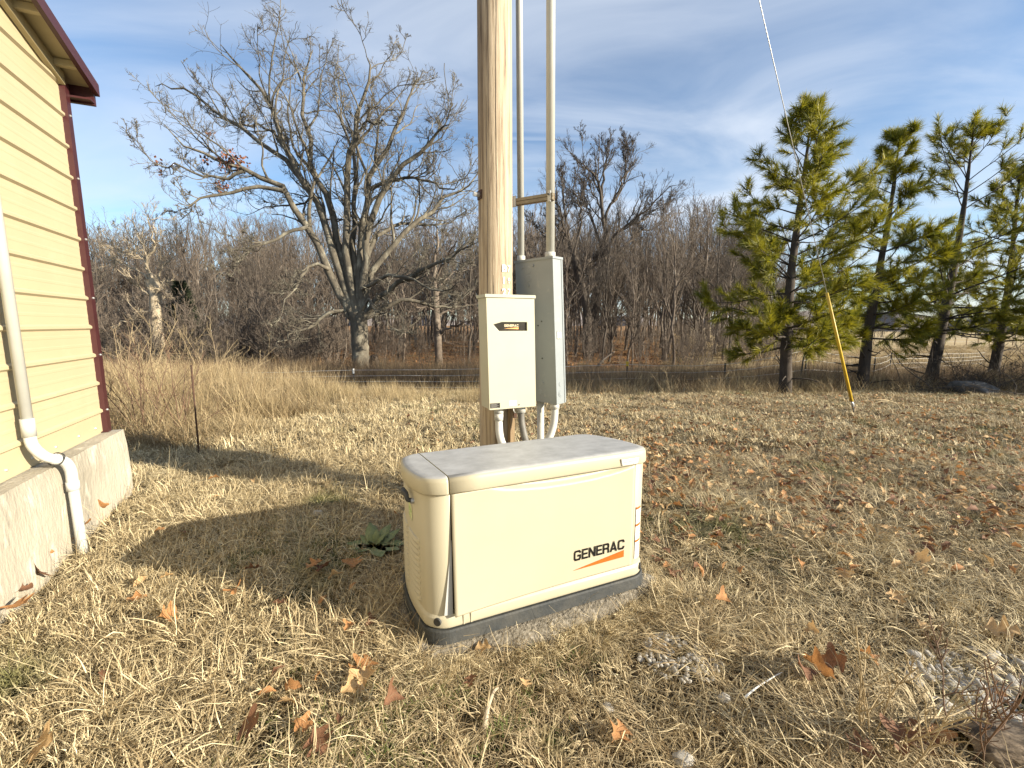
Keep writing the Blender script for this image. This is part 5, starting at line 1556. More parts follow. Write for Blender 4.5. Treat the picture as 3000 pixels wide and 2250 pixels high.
# ------------------------------------------------------------------ pines
def pine(px, py, d, top_px, top_py, seed, label, dens=1.0, lean_r=.0, spreadL=3.0, low=.17, gaps=(), texp=.78):
    rng = np.random.default_rng(seed)
    b = at(px, py, d); g = gz(b.x, b.y); base = Vector((b.x, b.y, g - .1))
    t = at(top_px, top_py, d)
    H = t.z - base.z; top = np.array([t.x - base.x, 0.0, H])
    root = empty('pine_tree', base, 0, label, 'tree', 'pines in a row along the bank')
    n = 22; s = np.linspace(0, 1, n)
    tp = s[:, None] * top + np.column_stack([.10 * np.sin(s * 5 + seed), .10 * np.cos(s * 4 + seed), 0 * s])
    tp[0, :2] *= 0
    rr = np.interp(s, [0, .03, .25, .7, 1], [.21, .17, .14, .065, .012]) * H / 8.0
    V, Q = tube_group(tp[None], rr[None], 12)
    V = V + rng.normal(0, .006, V.shape)
    link('trunk', mesh_np('trunk', V, Q, smooth=True), M['bark_pine'], root)
    BP, BR, k = [], [], 9
    z = low * H
    while z < .985 * H:
        f = z / H
        m = rng.integers(3, 6)
        a0 = rng.uniform(0, 6.28)
        for j in range(m):
            if any(ga < f < gb and rng.random() < pr_ for ga, gb, pr_ in gaps): continue
            az = a0 + j * 6.28 / m + rng.normal(0, .25)
            L = spreadL * H / 8.0 * (min(1, .55 + 1.6 * (f - low)) if f < low + .28 else 1) * (1 - f) ** texp * rng.uniform(.55, 1.15) + .16
            el = math.radians(np.interp(f, [low, .45, .8, 1], [3, 18, 42, 66]) + rng.normal(0, 8))
            dr = np.array([math.cos(az) * math.cos(el), math.sin(az) * math.cos(el), math.sin(el)])
            p0 = np.array([np.interp(z, tp[:, 2], tp[:, 0]), np.interp(z, tp[:, 2], tp[:, 1]), z])
            pts = [p0]
            for q in range(1, k):
                dr = unit(dr + rng.normal(0, .06, 3) + np.array([0, 0, .055 if q > 3 else -.015]))
                pts.append(pts[-1] + dr * L / (k - 1))
            BP.append(pts); BR.append(np.linspace(.035 * (1 - f) + .009, .006, k) * H / 8)
        z += rng.uniform(.22, .36) * (1 + .5 * f) * H / 8
    BP, BR = np.array(BP), np.array(BR)
    sp1 = dict(n=9, ang=(30, 62), len=.42, rf=.6, rmin=.006, seg=4, wig=.10, trop=.06, t0=.28, taper=.55, upb=.15)
    CP, CR = children(BP, BR, sp1, rng)
    V, Q = join_groups([(BP, BR, 5), (CP, CR, 3)])
    # dead lower stubs
    stub = dict(n=12, ang=(65, 95), len=.10, rf=.35, rcap=.03, rmin=.012, seg=6, wig=.14, trop=-.03, t0=.05, t1=.3)
    SP, SR = children(tp[None], rr[None], stub, rng)
    v2, q2 = tube_group(SP, SR, 4)
    limbs = mesh_np('limbs', np.concatenate([V, v2]), np.concatenate([Q, q2 + len(V)]), smooth=True)
    link('limbs', limbs, M['bark_pine'], root)
    # needle tufts: at the ends and along the outer part of every twig
    A = []; Dv = []
    def add(P, lo, cnt):
        n_, kk = P.shape[:2]
        t_ = rng.uniform(lo, 1, (n_, cnt)); t_[:, 0] = .995
        f_ = t_ * (kk - 1); i_ = np.minimum(f_.astype(int), kk - 2); u_ = (f_ - i_)[..., None]; r_ = np.arange(n_)[:, None]
        A.append((P[r_, i_] * (1 - u_) + P[r_, i_ + 1] * u_).reshape(-1, 3)); Dv.append(unit(P[r_, i_ + 1] - P[r_, i_]).reshape(-1, 3))
    add(CP, .25, 5); add(BP, .60, 4)
    A = np.concatenate(A); Dv = np.concatenate(Dv)
    keep = rng.random(len(A)) < dens * np.interp(A[:, 2] / H, [.6, .82, 1], [1, .55, .5]); A, Dv = A[keep], Dv[keep]
    nt = 28
    m = len(A)
    ang = np.radians(rng.uniform(8, 62, (m, nt)))[..., None]
    v = rng.normal(size=(m, nt, 3)); D3 = Dv[:, None, :]
    perp = unit(v - (v * D3).sum(-1, keepdims=True) * D3)
    nd_ = np.cos(ang) * D3 + np.sin(ang) * perp
    L = rng.uniform(.17, .31, (m, nt, 1)) * (H / 8) ** .3
    p0 = A[:, None] + D3 * rng.uniform(-.13, .05, (m, nt, 1))
    side = unit(np.cross(nd_, rng.normal(size=(m, nt, 3)))) * .0072
    tipp = p0 + nd_ * L + np.array([0, 0, -.02])
    V = np.stack([p0 - side, p0 + side, tipp], 2).reshape(-1, 3)
    T = np.arange(m * nt * 3).reshape(-1, 3)
    tn = np.repeat(np.clip(rng.beta(1.3, 1.2, (m, 1)) + rng.normal(0, .12, (m, nt)), 0, 1).ravel(), 3)
    o = link('needles', mesh_np('needles', V, tris=T, tone=tn), M['needle'], root)
    return root
pine(2297, 1153, 12.0, 2372, 306, 41, 'tallest green pine nearest the lawn, crossed by the guy wire', spreadL=3.9, low=.19, dens=.95)
pine(2533, 1134, 13.2, 2632, 392, 42, 'second pine with a leaning trunk just right of the yellow guy guard', spreadL=3.9, low=.24, gaps=((.5, .8, .4),), dens=.95)
pine(2738, 1114, 14.8, 2850, 388, 43, 'third pine with a flat bushy top and a bare gap in its crown', spreadL=4.0, low=.27, gaps=((.45, .74, .65),), texp=.5, dens=.95)
pine(2915, 1090, 16.8, 2990, 500, 44, 'last pine of the row cut by the edge of the picture', spreadL=4.6, low=.25, dens=.95)
pine(3400, 1150, 11.3, 3420, 180, 45, 'unseen pine added beyond the row to shade the fence line', spreadL=3.0, low=.05, dens=.6)  # this and the next two: out of view, added to darken the fence dip
pine(4150, 1180, 10.2, 4180, 100, 46, 'second unseen pine added further along the bank for its shade', spreadL=3.2, low=.04, dens=.6)
pine(4900, 1210, 9.6, 4930, 0, 47, 'farthest unseen pine added along the bank for its shade', spreadL=3.2, low=.04, dens=.6)

def cedar():
    rng = np.random.default_rng(51)
    b = at(545, 1020, 27); g = gz(b.x, b.y)
    root = empty('cedar_tree', (b.x, b.y, g), 0, 'dark green cedar in the shade behind the pale dead tree', 'tree')
    tube('trunk', [(0, 0, -.2), (0, 0, 4.4)], [.11, .03], M['bark_dark'], root, 8)
    n = 5200; z = rng.uniform(.4, 5.2, n) ; r = (1 - z / 5.5) ** .7 * 1.5 * np.sqrt(rng.uniform(.15, 1, n)); a = rng.uniform(0, 6.28, n)
    c = np.column_stack([r * np.cos(a), r * np.sin(a), z]); d = unit(np.column_stack([np.cos(a), np.sin(a), rng.uniform(.1, .9, n)]) + rng.normal(0, .3, (n, 3)))
    s = unit(np.cross(d, rng.normal(size=(n, 3)))) * .03; L = rng.uniform(.12, .3, (n, 1))
    V = np.stack([c - s, c + s, c + d * L], 1).reshape(-1, 3)
    link('crown', mesh_np('crown', V, tris=np.arange(n * 3).reshape(-1, 3)), M['cedar'], root)
cedar()

# ------------------------------------------------------------------ shrubs and weeds near the shed corner
def shrub(name, px, py, d, H, seed, label, m, n0=8, spread=.35, cat='shrub', r=.008, group=None):
    rng = np.random.default_rng(seed)
    b = at(px, py, d); g = gz(b.x, b.y)
    root = empty(name, (b.x, b.y, g), 0, label, cat, group)
    P, Rr = grow(np.column_stack([rng.normal(0, .05, (n0, 2)), np.full(n0, -.05)]), unit(np.column_stack([rng.normal(0, spread, (n0, 2)), np.ones(n0)])), H * rng.uniform(.7, 1.1, n0), np.full(n0, r), dict(seg=8, wig=.08, trop=.0, rmin=.003, tip=.3), rng)
    link('stems', join_mesh([(P, Rr, 5)], 'stems'), m, root)
    gs = []
    for sp in (dict(n=7, ang=(22, 55), len=.38, rf=.6, rmin=.0026, seg=5, wig=.12, trop=.04, t0=.25), dict(n=5, ang=(25, 60), len=.42, rf=.7, rmin=.0018, seg=3, wig=.15, t0=.2)):
        P, Rr = children(P, Rr, sp, rng); gs.append((P, Rr, 3))
    link('twigs', join_mesh(gs, 'twigs'), m, root)['kind'] = 'stuff'
    return root
def join_mesh(gs, nm):
    V, Q = join_groups(gs); return mesh_np(nm, V, Q, smooth=True)
shrub('bare_shrub', 430, 1300, 5.6, 1.35, 61, 'reddish bare shrub right beside the corner of the concrete footing', M['twig_red'], 9, .5)
shrub('bare_shrub', 540, 1310, 5.7, 1.15, 62, 'thin brown many stemmed shrub just left of the rusty stake', M['twig_red'], 7, .38)
shrub('bare_shrub', 700, 1250, 7.2, 1.0, 63, 'low tan weedy shrub right of the rusty stake', M['twig_tan'], 10, .5, r=.006)
shrub('bare_shrub', 380, 1240, 7.5, 1.9, 64, 'tall tan brush behind the corner of the yellow shed', M['twig_tan'], 12, .45)
shrub('bare_shrub', 640, 1190, 9.5, 1.7, 65, 'straggly pale brush halfway to the fence on the left', M['twig_tan'], 12, .4)
shrub('bare_shrub', 900, 1180, 10.3, 1.0, 66, 'small pale brush at the end of the tall weeds', M['twig_tan'], 9, .4, r=.006)
shrub('bare_shrub', 470, 1150, 12.0, 1.5, 67, 'large grey brush in front of the pale dead tree', M['twig_tan'], 14, .45, r=.012)
shrub('dry_weed', 1950, 1190, 10.0, .75, 68, 'dry seeding weed stalk on the bank right of the grey panel', M['twig_tan'], 3, .2, 'weed', .005)
shrub('dry_weed', 2065, 1240, 7.8, .8, 69, 'tall thin dry weed in the lawn left of the guy anchor', M['twig_tan'], 3, .35, 'weed', .004)
shrub('dry_weed', 2760, 2235, 1.28, .55, 70, 'spindly reddish weed stalks at the bottom edge near the log', M['twig_red'], 4, .42, 'weed', .0028)
shrub('dry_weed', 2560, 2245, 1.26, .42, 71, 'pale dry weed stalks at the bottom edge left of the log', M['twig_tan'], 5, .45, 'weed', .0022)

b = ground_at(583, 1330)
rod = tube('rusty_stake', [(0, 0, -.1), (.01, 0, .98)], .0085, M['rust'], None, 8)
rod.location = b; tag(rod, 'thin rusty steel stake standing upright in the lawn near the shed corner', 'stake')

b = ground_at(425, 1283)
brd = box('board', (-.34, -.05, 0), (.34, .05, .035), mat('green_board', (.36, .38, .22), (.24, .27, .14), 12, .8), None, .006, 2)
brd.location = (b.x, b.y, b.z + .05); brd.rotation_euler = (.3, .18, -.55); tag(brd, 'pale greenish board lying in the brush beyond the footing corner', 'board')

# brush pile with a rock on the right
def brush_pile():
    c = at(2870, 1140, 11.6); g = gz(c.x, c.y)
    rng = np.random.default_rng(81)
    bm = bmesh.new(); bmesh.ops.create_icosphere(bm, subdivisions=4, radius=1.0)
    from mathutils import noise
    for v in bm.verts:
        n = noise.noise(v.co * 1.7) * .28 + noise.noise(v.co * 5) * .09
        v.co *= 1 + n; v.co = Vector((v.co.x * .62, v.co.y * .4, v.co.z * .26))
    bm.transform(Matrix.Rotation(.25, 4, 'Y'))
    o = bm_done(bm, 'boulder', M['rock'], None, smooth=True)
    o.location = (c.x - .15, c.y - .05, g + .12); tag(o, 'grey flat topped boulder half buried in dark brush below the pines', 'boulder')
    n0 = 150
    P, Rr = grow(np.column_stack([rng.normal(0, 1.5, n0), rng.normal(0, .7, n0), rng.uniform(-.05, .15, n0)]), unit(rng.normal(size=(n0, 3)) * np.array([1, 1, .5]) + np.array([0, 0, .4])), rng.uniform(.8, 2.0, n0), rng.uniform(.006, .016, n0), dict(seg=7, wig=.16, trop=-.05, rmin=.005, tip=.3), rng)
    gs = [(P, Rr, 4)]
    for sp in (dict(n=6, ang=(25, 60), len=.42, rf=.6, rmin=.0045, seg=4, wig=.18, t0=.2), dict(n=4, ang=(25, 60), len=.45, rf=.7, rmin=.004, seg=2, wig=.2, t0=.2)):
        P, Rr = children(P, Rr, sp, rng); gs.append((P, Rr, 3))
    o = link('brush_pile', join_mesh(gs, 'brush_pile'), M['bark_dark'])
    o.location = (c.x + .9, c.y + .4, g); tag(o, 'heap of dark dead branches around the boulder below the pines', 'brush pile'); o['kind'] = 'stuff'
brush_pile()

def stump():
    p = at(1092, 1062, 27.0); g = gz(p.x, p.y)
    rng = np.random.default_rng(4)
    bm = bmesh.new(); bmesh.ops.create_cone(bm, cap_ends=True, segments=14, radius1=.42, radius2=.26, depth=.7)
    bmesh.ops.subdivide_edges(bm, edges=bm.edges[:], cuts=2)
    for v in bm.verts: v.co += Vector(rng.normal(0, .035, 3)); v.co.z += .12 * (v.co.x > 0) * (v.co.z > .2)
    o = bm_done(bm, 'tree_stump', M['bark_dark'], None, smooth=True); o.location = (p.x, p.y, g + .3)
    tag(o, 'dark broken stump in the leaves just right of the oak trunk', 'stump')
    p = at(1708, 1072, 24.0); g = gz(p.x, p.y)
    o = box('concrete_block', (-.42, -.25, -.1), (.42, .25, .34), M['rock'], None, .03, 2); o.location = (p.x, p.y, g); o.rotation_euler = (0, 0, .3)
    tag(o, 'pale grey block lying at the edge of the wood right of the grey panel', 'block')
stump()

# fallen branches in the lawn and wood
def dead_branch(name, pix, r, label, m, d=None, seed=0, lift=.0):
    pts = []
    for q in pix:
        if len(q) == 3: pts.append(at(q[0], q[1], q[2]))
        else:
            p = ground_at(q[0], q[1]); pts.append(p + Vector((0, 0, .03 + lift)))
    o = Vector(pts[0])
    rng = np.random.default_rng(seed)
    root = empty(name, o, 0, label, 'branch')
    path = smooth_path([p - o for p in pts], 14)
    tube('stem', path, np.linspace(r, r * .35, 14), m, root, 7)
    return root, path
dead_branch('fallen_branch', [(1350 + 70, 2155), (1428, 2100), (1445, 2050), (1460, 2035)], .011, 'short pale broken stick lying in the grass below the generator', M['bark_pale'], seed=1)
rt, pa = dead_branch('fallen_branch', [(2650, 1222, 7.6), (2628, 1185, 7.7), (2600, 1172, 7.7), (2585, 1155, 7.7), (2565, 1145, 7.7)], .010, 'pale forked dead branch lying right of the guy anchor', M['twig_tan'], seed=2)
tube('fork', smooth_path([pa[6], (at(2570, 1178, 7.6) - rt.location), (at(2540, 1192, 7.6) - rt.location)], 8), np.linspace(.007, .004, 8), M['twig_tan'], rt, 6)
tube('fork', smooth_path([pa[7], (at(2560, 1172, 7.6) - rt.location), (at(2520, 1173, 7.6) - rt.location)], 8), np.linspace(.006, .004, 8), M['twig_tan'], rt, 6)
dead_branch('fallen_branch', [(1752, 1072, 27), (1770, 1052, 27.5), (1800, 1030, 28)], .11, 'dark broken bough leaning on the leaves at the edge of the wood', M['bark_dark'], seed=3)
dead_branch('fallen_branch', [(2180, 2065), (2215, 2035), (2270, 2000), (2290, 1990)], .0042, 'thin white twig lying on the grass right of the pad', M['white_print'] , seed=4)
dead_branch('fallen_branch', [(1770, 1995, 1.75), (1765, 1960, 1.75), (1790, 1920, 1.8), (1840, 1870, 1.85)], .0028, 'curved pale grass stem arching up in front of the pad', M['twig_tan'], seed=5)
dead_branch('fallen_branch', [(2620, 2250, 1.2), (2660, 2160, 1.25), (2710, 2105, 1.3), (2780, 2098, 1.35), (2900, 2045, 1.4)], .0042, 'white dry stalk bending over the bottom edge beside the log', M['twig_tan'], seed=6)

def log():
    p = ground_at(2985, 2240)
    rng = np.random.default_rng(6)
    pts = [(-.16, -.02, .035), (0, 0, .04), (.3, .0, .045), (.7, -.02, .045)]
    P = smooth_path(pts, 30); k = 28
    V, Q = tube_group(P[None], np.interp(np.linspace(0, 1, 30), [0, .05, .2, 1], [.05, .07, .082, .085])[None], k)
    V = V + rng.normal(0, .0035, V.shape)
    o = link('log', mesh_np('log', V, Q, smooth=True), mat('ridged_log_bark', (.19, .145, .10), (.05, .038, .028), 26, .95, 1.0, 40, stretch=(.28, 1, 1), lo=.42, hi=.56))
    o.location = p; o.rotation_euler = (0, 0, -.28)
    tag(o, 'ridged grey brown log lying in the bottom right corner by the gravel', 'log')
log()

# ------------------------------------------------------------------ stones, gravel
def stone_mesh(seed):
    rng = np.random.default_rng(seed)
    bm = bmesh.new(); bmesh.ops.create_icosphere(bm, subdivisions=2, radius=1)
    for v in bm.verts: v.co *= 1 + rng.normal(0, .09); v.co.x *= 1.25; v.co.z *= .62
    me = bpy.data.meshes.new('stone'); bm.to_mesh(me); bm.free(); shade(me); me.materials.append(M['stone']); return me
SM = [stone_mesh(i) for i in range(4)]
def stones():
    rng = np.random.default_rng(77)
    pr = [bpy.data.objects.new('pebble', m) for m in SM]
    pts, rot, scl, var, it = [], [], [], [], []
    for gi, (c, r) in enumerate(GRAVEL):
        for i in range(150 if gi == 0 else 620):
            a = rng.uniform(0, 6.28); q = r * math.sqrt(rng.random()) * 1.15
            x, y = c.x + q * math.cos(a) * 1.2, c.y + q * math.sin(a)
            s = rng.uniform(.007, .015) * (1 if gi == 0 else 1.25); 
            if gi and rng.random() < .12: s *= 1.6
            pts.append((x, y, gz(x, y) + s * .4)); rot.append(tuple(rng.uniform(0, 6.28, 3) * np.array([.15, .15, 1]))); scl.append((s, s, s)); var.append(rng.integers(0, 4)); it.append(0)
    for gi in (0, 1):
        n0 = 150 if gi == 0 else 620
        sl = slice(0, 150) if gi == 0 else slice(150, 770)
        scatter('gravel', pts[sl], rot[sl], scl[sl], var[sl], it[sl], pr, 'small patch of pale gravel showing through the grass right of the pad' if gi == 0 else 'pale gravel spilling in at the bottom right corner by the log')
    for (px, py, s, lb) in ((1618, 1900, .017, 'pale pebble in the grass under the middle of the generator front'), (1661, 1901, .019, 'larger pale pebble beside another in front of the pad'), (1752, 1890, .016, 'pale upright pebble in front of the right half of the pad'), (1683, 1888, .009, 'tiny orange tinted pebble between two pale ones'),
                            (930, 1508, .03, 'flat grey stone in the generator shadow near the green plant'), (2120, 2052, .02, 'small grey stone in the grass below the gravel patch'), (2680, 1928, .026, 'grey flat stone in the grass on the right'), (2000, 2238, .03, 'grey stone at the bottom edge of the lawn'), (1780, 2080, .02, 'dull grey stone below the right end of the pad')):
        p = ground_at(px, py); o = link('stone', SM[rng.integers(4)]); o.location = (p.x, p.y, p.z + s * .5); o.scale = (s, s, s); o.rotation_euler = (0, 0, rng.uniform(0, 6)); tag(o, lb, 'stone', 'loose stones in the grass')
stones()

# ------------------------------------------------------------------ fallen leaves
def leaf_mesh(seed, lobes=3, curl=.5):
    """a broad lobed dry leaf, length 1 along x"""
    rng = np.random.default_rng(seed)
    m = 40
    ts = np.linspace(0, 1, m)
    def side():
        ph = rng.uniform(-.35, .35); k = lobes * rng.uniform(.9, 1.1)
        w = []
        for t in ts:
            env = .46 * math.sin(math.pi * min(1, max(0, (t - .14) / .86)) ** .85) ** .6 if t > .14 else 0
            sw = math.sin((t * k + .1) * 2 * math.pi + ph)
            w.append(max(.008, env * (1.0 + .48 * math.copysign(abs(sw) ** .7, sw)) * .8))
        return w
    wl_, wr_ = side(), side()
    c1, c2, tw = curl * rng.uniform(.4, 1.2), curl * rng.uniform(-.2, .9), rng.normal(0, .3)
    V, Q = [], []
    for i, t in enumerate(ts):
        zc_ = .22 * c2 * math.sin(math.pi * t) + .03 * math.sin(t * 9 + seed)
        for u in (-1, -.5, 0, .5, 1):
            w = (wl_[i] if u < 0 else wr_[i]) * u
            a = c1 * 1.3 * abs(u) ** 1.3 + .12 * math.sin(t * 17 + u * 2 + seed) * abs(u)
            V.append((t - .5 + .16 * abs(w), w * math.cos(a * .8), zc_ + abs(w) * math.sin(a * .8) + w * tw * (t - .4)))
    for i in range(m - 1):
        for k in range(4):
            a = i * 5 + k; Q.append((a, a + 1, a + 6, a + 5))
    return mesh_np('leaf', V, Q, smooth=True)
def leaf_small(seed):
    rng = np.random.default_rng(seed); V, Q = [], []
    n = 6
    for i in range(n):
        t = i / (n - 1); w = .26 * math.sin(math.pi * (t * .9 + .05)) * (1.25 if i % 2 else .8)
        for u in (-1, 0, 1): V.append((t - .5, w * u * .9, .22 * abs(u) * w * 3 * rng.uniform(.4, 1.2) + .12 * math.sin(math.pi * t) * rng.uniform(.6, 1.4)))
    for i in range(n - 1):
        for j in range(2): a = i * 3 + j; Q.append((a, a + 1, a + 4, a + 3))
    return mesh_np('leaf', V, Q, smooth=True)
LM = [leaf_mesh(200 + i, lo_, cu) for i, (lo_, cu) in enumerate([(2.6, .3), (2.0, .5), (3.2, .45), (2.2, .8), (2.6, .65)])]
LS = [leaf_small(220 + i) for i in range(5)]
LMATS = [M['leaf'], M['leaf_pale'], M['leaf_dark']]
for me in LM + LS: me.materials.append(M['leaf'])
def put_leaf(me, p, s, rz, tilt, m, label, group, up=0.0):
    o = bpy.data.objects.new('fallen_leaf', me); COL.objects.link(o)
    o.location = p; o.location.z += up
    o.scale = (s, s, s); o.rotation_euler = (tilt[0], tilt[1], rz)
    o.material_slots[0].link = 'OBJECT'; o.material_slots[0].material = m
    tag(o, label, 'leaf', group); return o
def leaves():
    rng = np.random.default_rng(91)
    G1 = 'large dry leaves lying singly on the near lawn'
    big = [  # px, py, length m, material, label
     (1045/1.508*1.0, 1150+925/1.508, .105, 0, 'bright orange lobed leaf lying flat in the left lawn at the shadow edge'),
     (615/1.508, 1150+945/1.508, .11, 0, 'orange lobed leaf farthest left in the open sunlit lawn'),
     (745/1.508, 1150+1050/1.508, .10, 0, 'orange leaf curled upright in the left lawn below two others'),
     (180/1.508, 1150+880/1.508, .17, 2, 'biggest brown leaf leaning on the footing left of the pipe'),
     (235/1.508, 1150+820/1.508, .12, 0, 'orange leaf wedged behind the biggest leaf at the footing'),
     (300/1.508, 1150+715/1.508, .15, 0, 'broad orange leaf at the foot of the grey pipe'),
     (375/1.508, 1150+665/1.508, .15, 0, 'orange leaf touching the grey pipe where it enters the ground'),
     (460/1.508, 1150+575/1.508, .12, 0, 'orange leaf standing against the footing beyond the pipe'),
     (105/1.508, 1150+1030/1.508, .12, 0, 'pale orange leaf lowest along the footing'),
     (90/1.508, 1150+960/1.508, .12, 2, 'dark brown leaf tucked at the footing bottom'),
     (1385/1.508, 1150+805/1.508, .13, 0, 'rust leaf at the left of the leaf cluster in the generator shadow'),
     (1440/1.508, 1150+800/1.508, .12, 2, 'dark leaf in the middle of the leaf cluster in the shadow'),
     (1560/1.508, 1150+780/1.508, .14, 0, 'tan crumpled leaf at the right of the leaf cluster in the shadow'),
     (1490/1.508, 1150+855/1.508, .09, 1, 'pale sunlit leaf at the near edge of the shadow cluster'),
     (1130/1.508, 1150+815/1.508, .10, 2, 'small brown leaf in the shadow below the green patch'),
     (745/1.508, 1150+860/1.508, .08, 1, 'small tan leaf standing on edge near the shadow'),
     (1600/1.508, 1150+1265/1.508, .13, 0, 'bright orange deeply lobed leaf left of the generator near corner'),
     (1615/1.508, 1150+1310/1.508, .12, 1, 'light orange lobed leaf overlapping another below the pad corner'),
     (1545/1.508, 1150+1375/1.508, .09, 1, 'yellowish leaf just below the pair of orange lobed leaves'),
     (1715/1.508, 1150+1430/1.508, .11, 2, 'dark curled leaf standing below the orange lobed pair'),
     (1545/1.508, 1150+1080/1.508, .08, 0, 'narrow orange leaf left of the pad corner'),
     (1110/1.508, 1150+1540/1.508, .10, 2, 'brown folded leaf near the bottom of the left lawn'),
     (1335/1.508, 1150+1520/1.508, .09, 0, 'orange leaf near the bottom of the lawn left of centre'),
     (1410/1.508, 1150+1580/1.508, .10, 2, 'dark leaf at the bottom left of centre in shade'),
     (200/1.508, 1150+1600/1.508, .13, 1, 'long tan leaf at the bottom left corner'),
     (1245/1.508, 1150+970/1.508, .09, 2, 'dull brown leaf half hidden in straw below the shadow'),
     (1640/1.508, 1150+1050/1.508, .07, 2, 'small brown leaf by the pad left side'),
     (1750/1.508, 1150+570/1.508, .09, 0, 'upright orange leaf beside the generator left end'),
     (1800+260/1.508, 1150+835/1.508, .13, 2, 'rust brown leaf beside the right end of the pad'),
     (1800+205/1.508, 1150+785/1.508, .09, 2, 'small rust leaf behind another at the right end of the pad'),
     (1800+465/1.508, 1150+975/1.508, .09, 0, 'folded tan leaf in the lawn right of the pad'),
     (1800+320/1.508, 1150+685/1.508, .09, 1, 'pale curled leaf in the lawn right of the logo'),
     (1800+820/1.508, 1150+500/1.508, .15, 0, 'large orange brown leaf in the middle of the right lawn'),
     (1800+755/1.508, 1150+430/1.508, .15, 2, 'rust leaf above a larger one in the right lawn'),
     (1800+1350/1.508, 1150+790/1.508, .12, 1, 'cream leaf standing on edge in the right lawn'),
     (1800+1015/1.508, 1150+840/1.508, .09, 1, 'small cream leaf in the right lawn centre'),
     (1800+1235/1.508, 1150+940/1.508, .10, 1, 'pale lobed leaf low in the right lawn'),
     (1800+1365/1.508, 1150+1080/1.508, .07, 1, 'cream curled scrap of leaf near the right edge'),
     (1800+870/1.508, 1150+1110/1.508, .08, 1, 'pale slender leaf above the large folded leaf'),
     (1800+1690/1.508, 1150+1100/1.508, .15, 1, 'long pale rolled leaf at the right edge'),
     (1800+900/1.508, 1150+1300/1.508, .16, 0, 'large folded orange leaf standing up in the lower right lawn'),
     (1800+955/1.508, 1150+1245/1.508, .13, 2, 'brown upright leaf half behind the large folded leaf'),
     (1800+1120/1.508, 1150+1250/1.508, .10, 0, 'orange leaf right of the large folded leaf'),
     (1800+830/1.508, 1150+1320/1.508, .12, 2, 'dark flat leaf under the large folded leaf'),
     (1800+1250/1.508, 1150+1590/1.508, .13, 2, 'broad brown leaf left of the log at the bottom edge'),
     (1800+1340/1.508, 1150+1560/1.508, .12, 2, 'brown leaf touching the end of the log'),
     (1800+1430/1.508, 1150+1560/1.508, .11, 0, 'tan leaf resting against the log'),
     (1800+1080/1.508, 1150+1620/1.508, .12, 2, 'dark brown leaf at the bottom right near the weeds'),
     (1800+1705/1.508, 1150+1390/1.508, .05, 0, 'tiny orange leaf lying on the white gravel'),
     (1800+15/1.508, 1150+1560/1.508, .10, 0, 'orange leaf at the bottom edge right of centre'),
     (1380, 2020, .06, 2, 'small dark curled leaf in the grass below the pad'),
     (1540, 2035, .05, 1, 'small tan leaf below the middle of the pad'),
     (1420, 1925, .08, 1, 'pinkish tan leaf just in front of the pad'),
     (1800+185/1.508, 1150+240/1.508, .12, 0, 'bright orange leaf behind the right end of the generator'),
     (1800+300/1.508, 1150+250/1.508, .13, 1, 'light orange leaf in the litter behind the generator'),
     (1800+160/1.508, 1150+465/1.508, .09, 0, 'orange leaf against the right end of the generator'),
    ]
    for px, py, s, mi_, lb in big:
        p = ground_at(px, py); me = LM[rng.integers(len(LM))]
        st = any(w in lb for w in ('standing', 'upright', 'leaning', 'folded', 'wedged'))
        tilt = (rng.normal(0, .22) + (.8 if st else 0.15), rng.normal(0, .2))
        put_leaf(me, p, s * rng.uniform(.8, 1.05), rng.uniform(0, 6.28), tilt, LMATS[mi_], lb, G1, rng.uniform(.035, .06) + (.06 if 'footing' in lb or 'pipe' in lb else 0) + (.025 if st else 0))
    # the rest: common litter
    lab = 'curled dry brown leaf lying among many on the lawn'
    cnt = 0
    while cnt < 225:
        px = 1900 + 1100 * rng.random() ** .8; py = rng.uniform(1195, 1700)
        if cnt < 18: px = rng.uniform(300, 1200); py = rng.uniform(1330, 2200)
        p = ground_at(px, py)
        if in_pad(p.x, p.y) or p.y > 11: continue
        s = rng.uniform(.05, .10) if p.y > 3 else rng.uniform(.045, .085)
        put_leaf(LS[rng.integers(5)], p, s, rng.uniform(0, 6.28), (rng.normal(0, .45), rng.normal(0, .45)), LMATS[rng.choice(3, p=[.34, .33, .33])], lab, 'dry leaves littered over the lawn', .045 if p.y < 4.6 else .05)
        cnt += 1
    # uncountable litter in the middle distance
    pr = []
    for i, me in enumerate(LS):
        for j, m in enumerate(LMATS):
            c = me.copy(); c.materials.clear(); c.materials.append(m); pr.append(bpy.data.objects.new('litter_leaf', c))
    pts, rot, scl, var, it = [], [], [], [], []
    for i in range(4600):
        b = rng.uniform(2.6, 11.3); a = rng.uniform(-.25 * b, 1.25 * b)
        if rng.random() > (.25 + .75 * sstep(np.float64(a / b), .05, .5)) : continue
        if in_pad(a, b) : continue
        pts.append((a, b, gz(a, b) + .045)); rot.append((rng.normal(0, .5), rng.normal(0, .5), rng.uniform(0, 6.28))); s = rng.uniform(.045, .085); scl.append((s, s, s)); var.append(rng.integers(0, 15)); it.append(0)
    for i in range(260):            # a drift behind the generator
        a, b = rng.normal(.95, .55), rng.normal(4.1, .35)
        pts.append((a, b, gz(a, b) + .045)); rot.append((rng.normal(0, .5), rng.normal(0, .5), rng.uniform(0, 6.28))); s = rng.uniform(.05, .11); scl.append((s, s, s)); var.append(rng.integers(0, 15)); it.append(0)
    scatter('leaf_litter', pts, rot, scl, var, it, pr, 'brown leaf litter sprinkled through the lawn on the right')
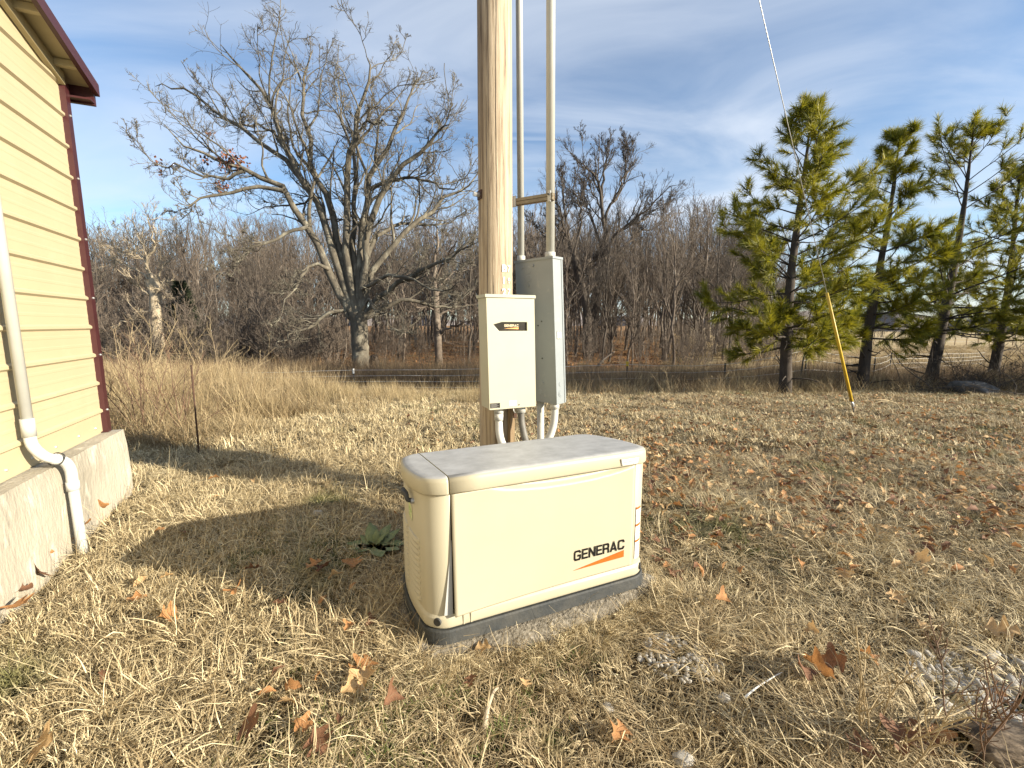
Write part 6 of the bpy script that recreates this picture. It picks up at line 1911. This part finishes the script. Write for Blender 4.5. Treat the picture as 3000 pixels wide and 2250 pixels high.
    pts, rot, scl, var, it = [], [], [], [], []
    for i in range(9000):
        b = 22 + 26 * rng.random() ** 1.4; a = rng.uniform(-1.2 * b, .42 * b)
        pts.append((a, b, gz(a, b) + .03)); rot.append((rng.normal(0, .5), rng.normal(0, .5), rng.uniform(0, 6.28))); s = rng.uniform(.12, .26); scl.append((s, s, s)); var.append(rng.choice([0, 2, 3, 5, 6, 8, 9, 11, 12, 14, 0, 3, 6])); it.append(0)
    scatter('woodland_leaf_litter', pts, rot, scl, var, it, pr, 'orange brown leaf carpet on the floor of the wood')
leaves()

# ------------------------------------------------------------------ mullein rosette
def mullein():
    p = ground_at(1098, 1612)
    root = empty('mullein_plant', p, 0, 'green rosette of broad woolly leaves growing in the shadow left of the generator', 'plant')
    rng = np.random.default_rng(55)
    for i, (az, L, el) in enumerate([(118, .17, 58), (62, .17, 52), (38, .18, 34), (4, .20, 14), (-22, .19, 6), (-60, .19, 4), (-128, .14, 8), (176, .19, 8), (150, .13, 30), (85, .10, 75), (-100, .09, 60), (20, .11, 62), (205, .15, 10)]):
        m = 9; V, Q = [], []
        a = math.radians(az); e = math.radians(el); pos = np.zeros(3); cu = rng.uniform(.5, 1.1)
        for k in range(m):
            t = k / (m - 1); w = L * .25 * math.sin(math.pi * min(.97, t * .88 + .10)) ** .9
            d = np.array([math.cos(a) * math.cos(e), math.sin(a) * math.cos(e), math.sin(e)]); sd_ = np.array([-math.sin(a), math.cos(a), 0]); up = np.cross(d, sd_) * -1
            up = np.cross(sd_, d) * -1
            for u in (-1, -.5, 0, .5, 1): V.append(pos + sd_ * w * u - up * abs(u) * w * .35 + np.array([0, 0, .004 * math.sin(k * 3 + u * 4)]))
            pos = pos + d * L / (m - 1); e -= cu / m
        V = np.array(V); V[:, 2] = np.maximum(V[:, 2], .012)
        for k in range(m - 1):
            for j in range(4): q = k * 5 + j; Q.append((q, q + 1, q + 6, q + 5))
        V[:, 2] += .03
        link('leaf', mesh_np('leaf', V, Q, smooth=True), M['mullein'], root)
mullein()
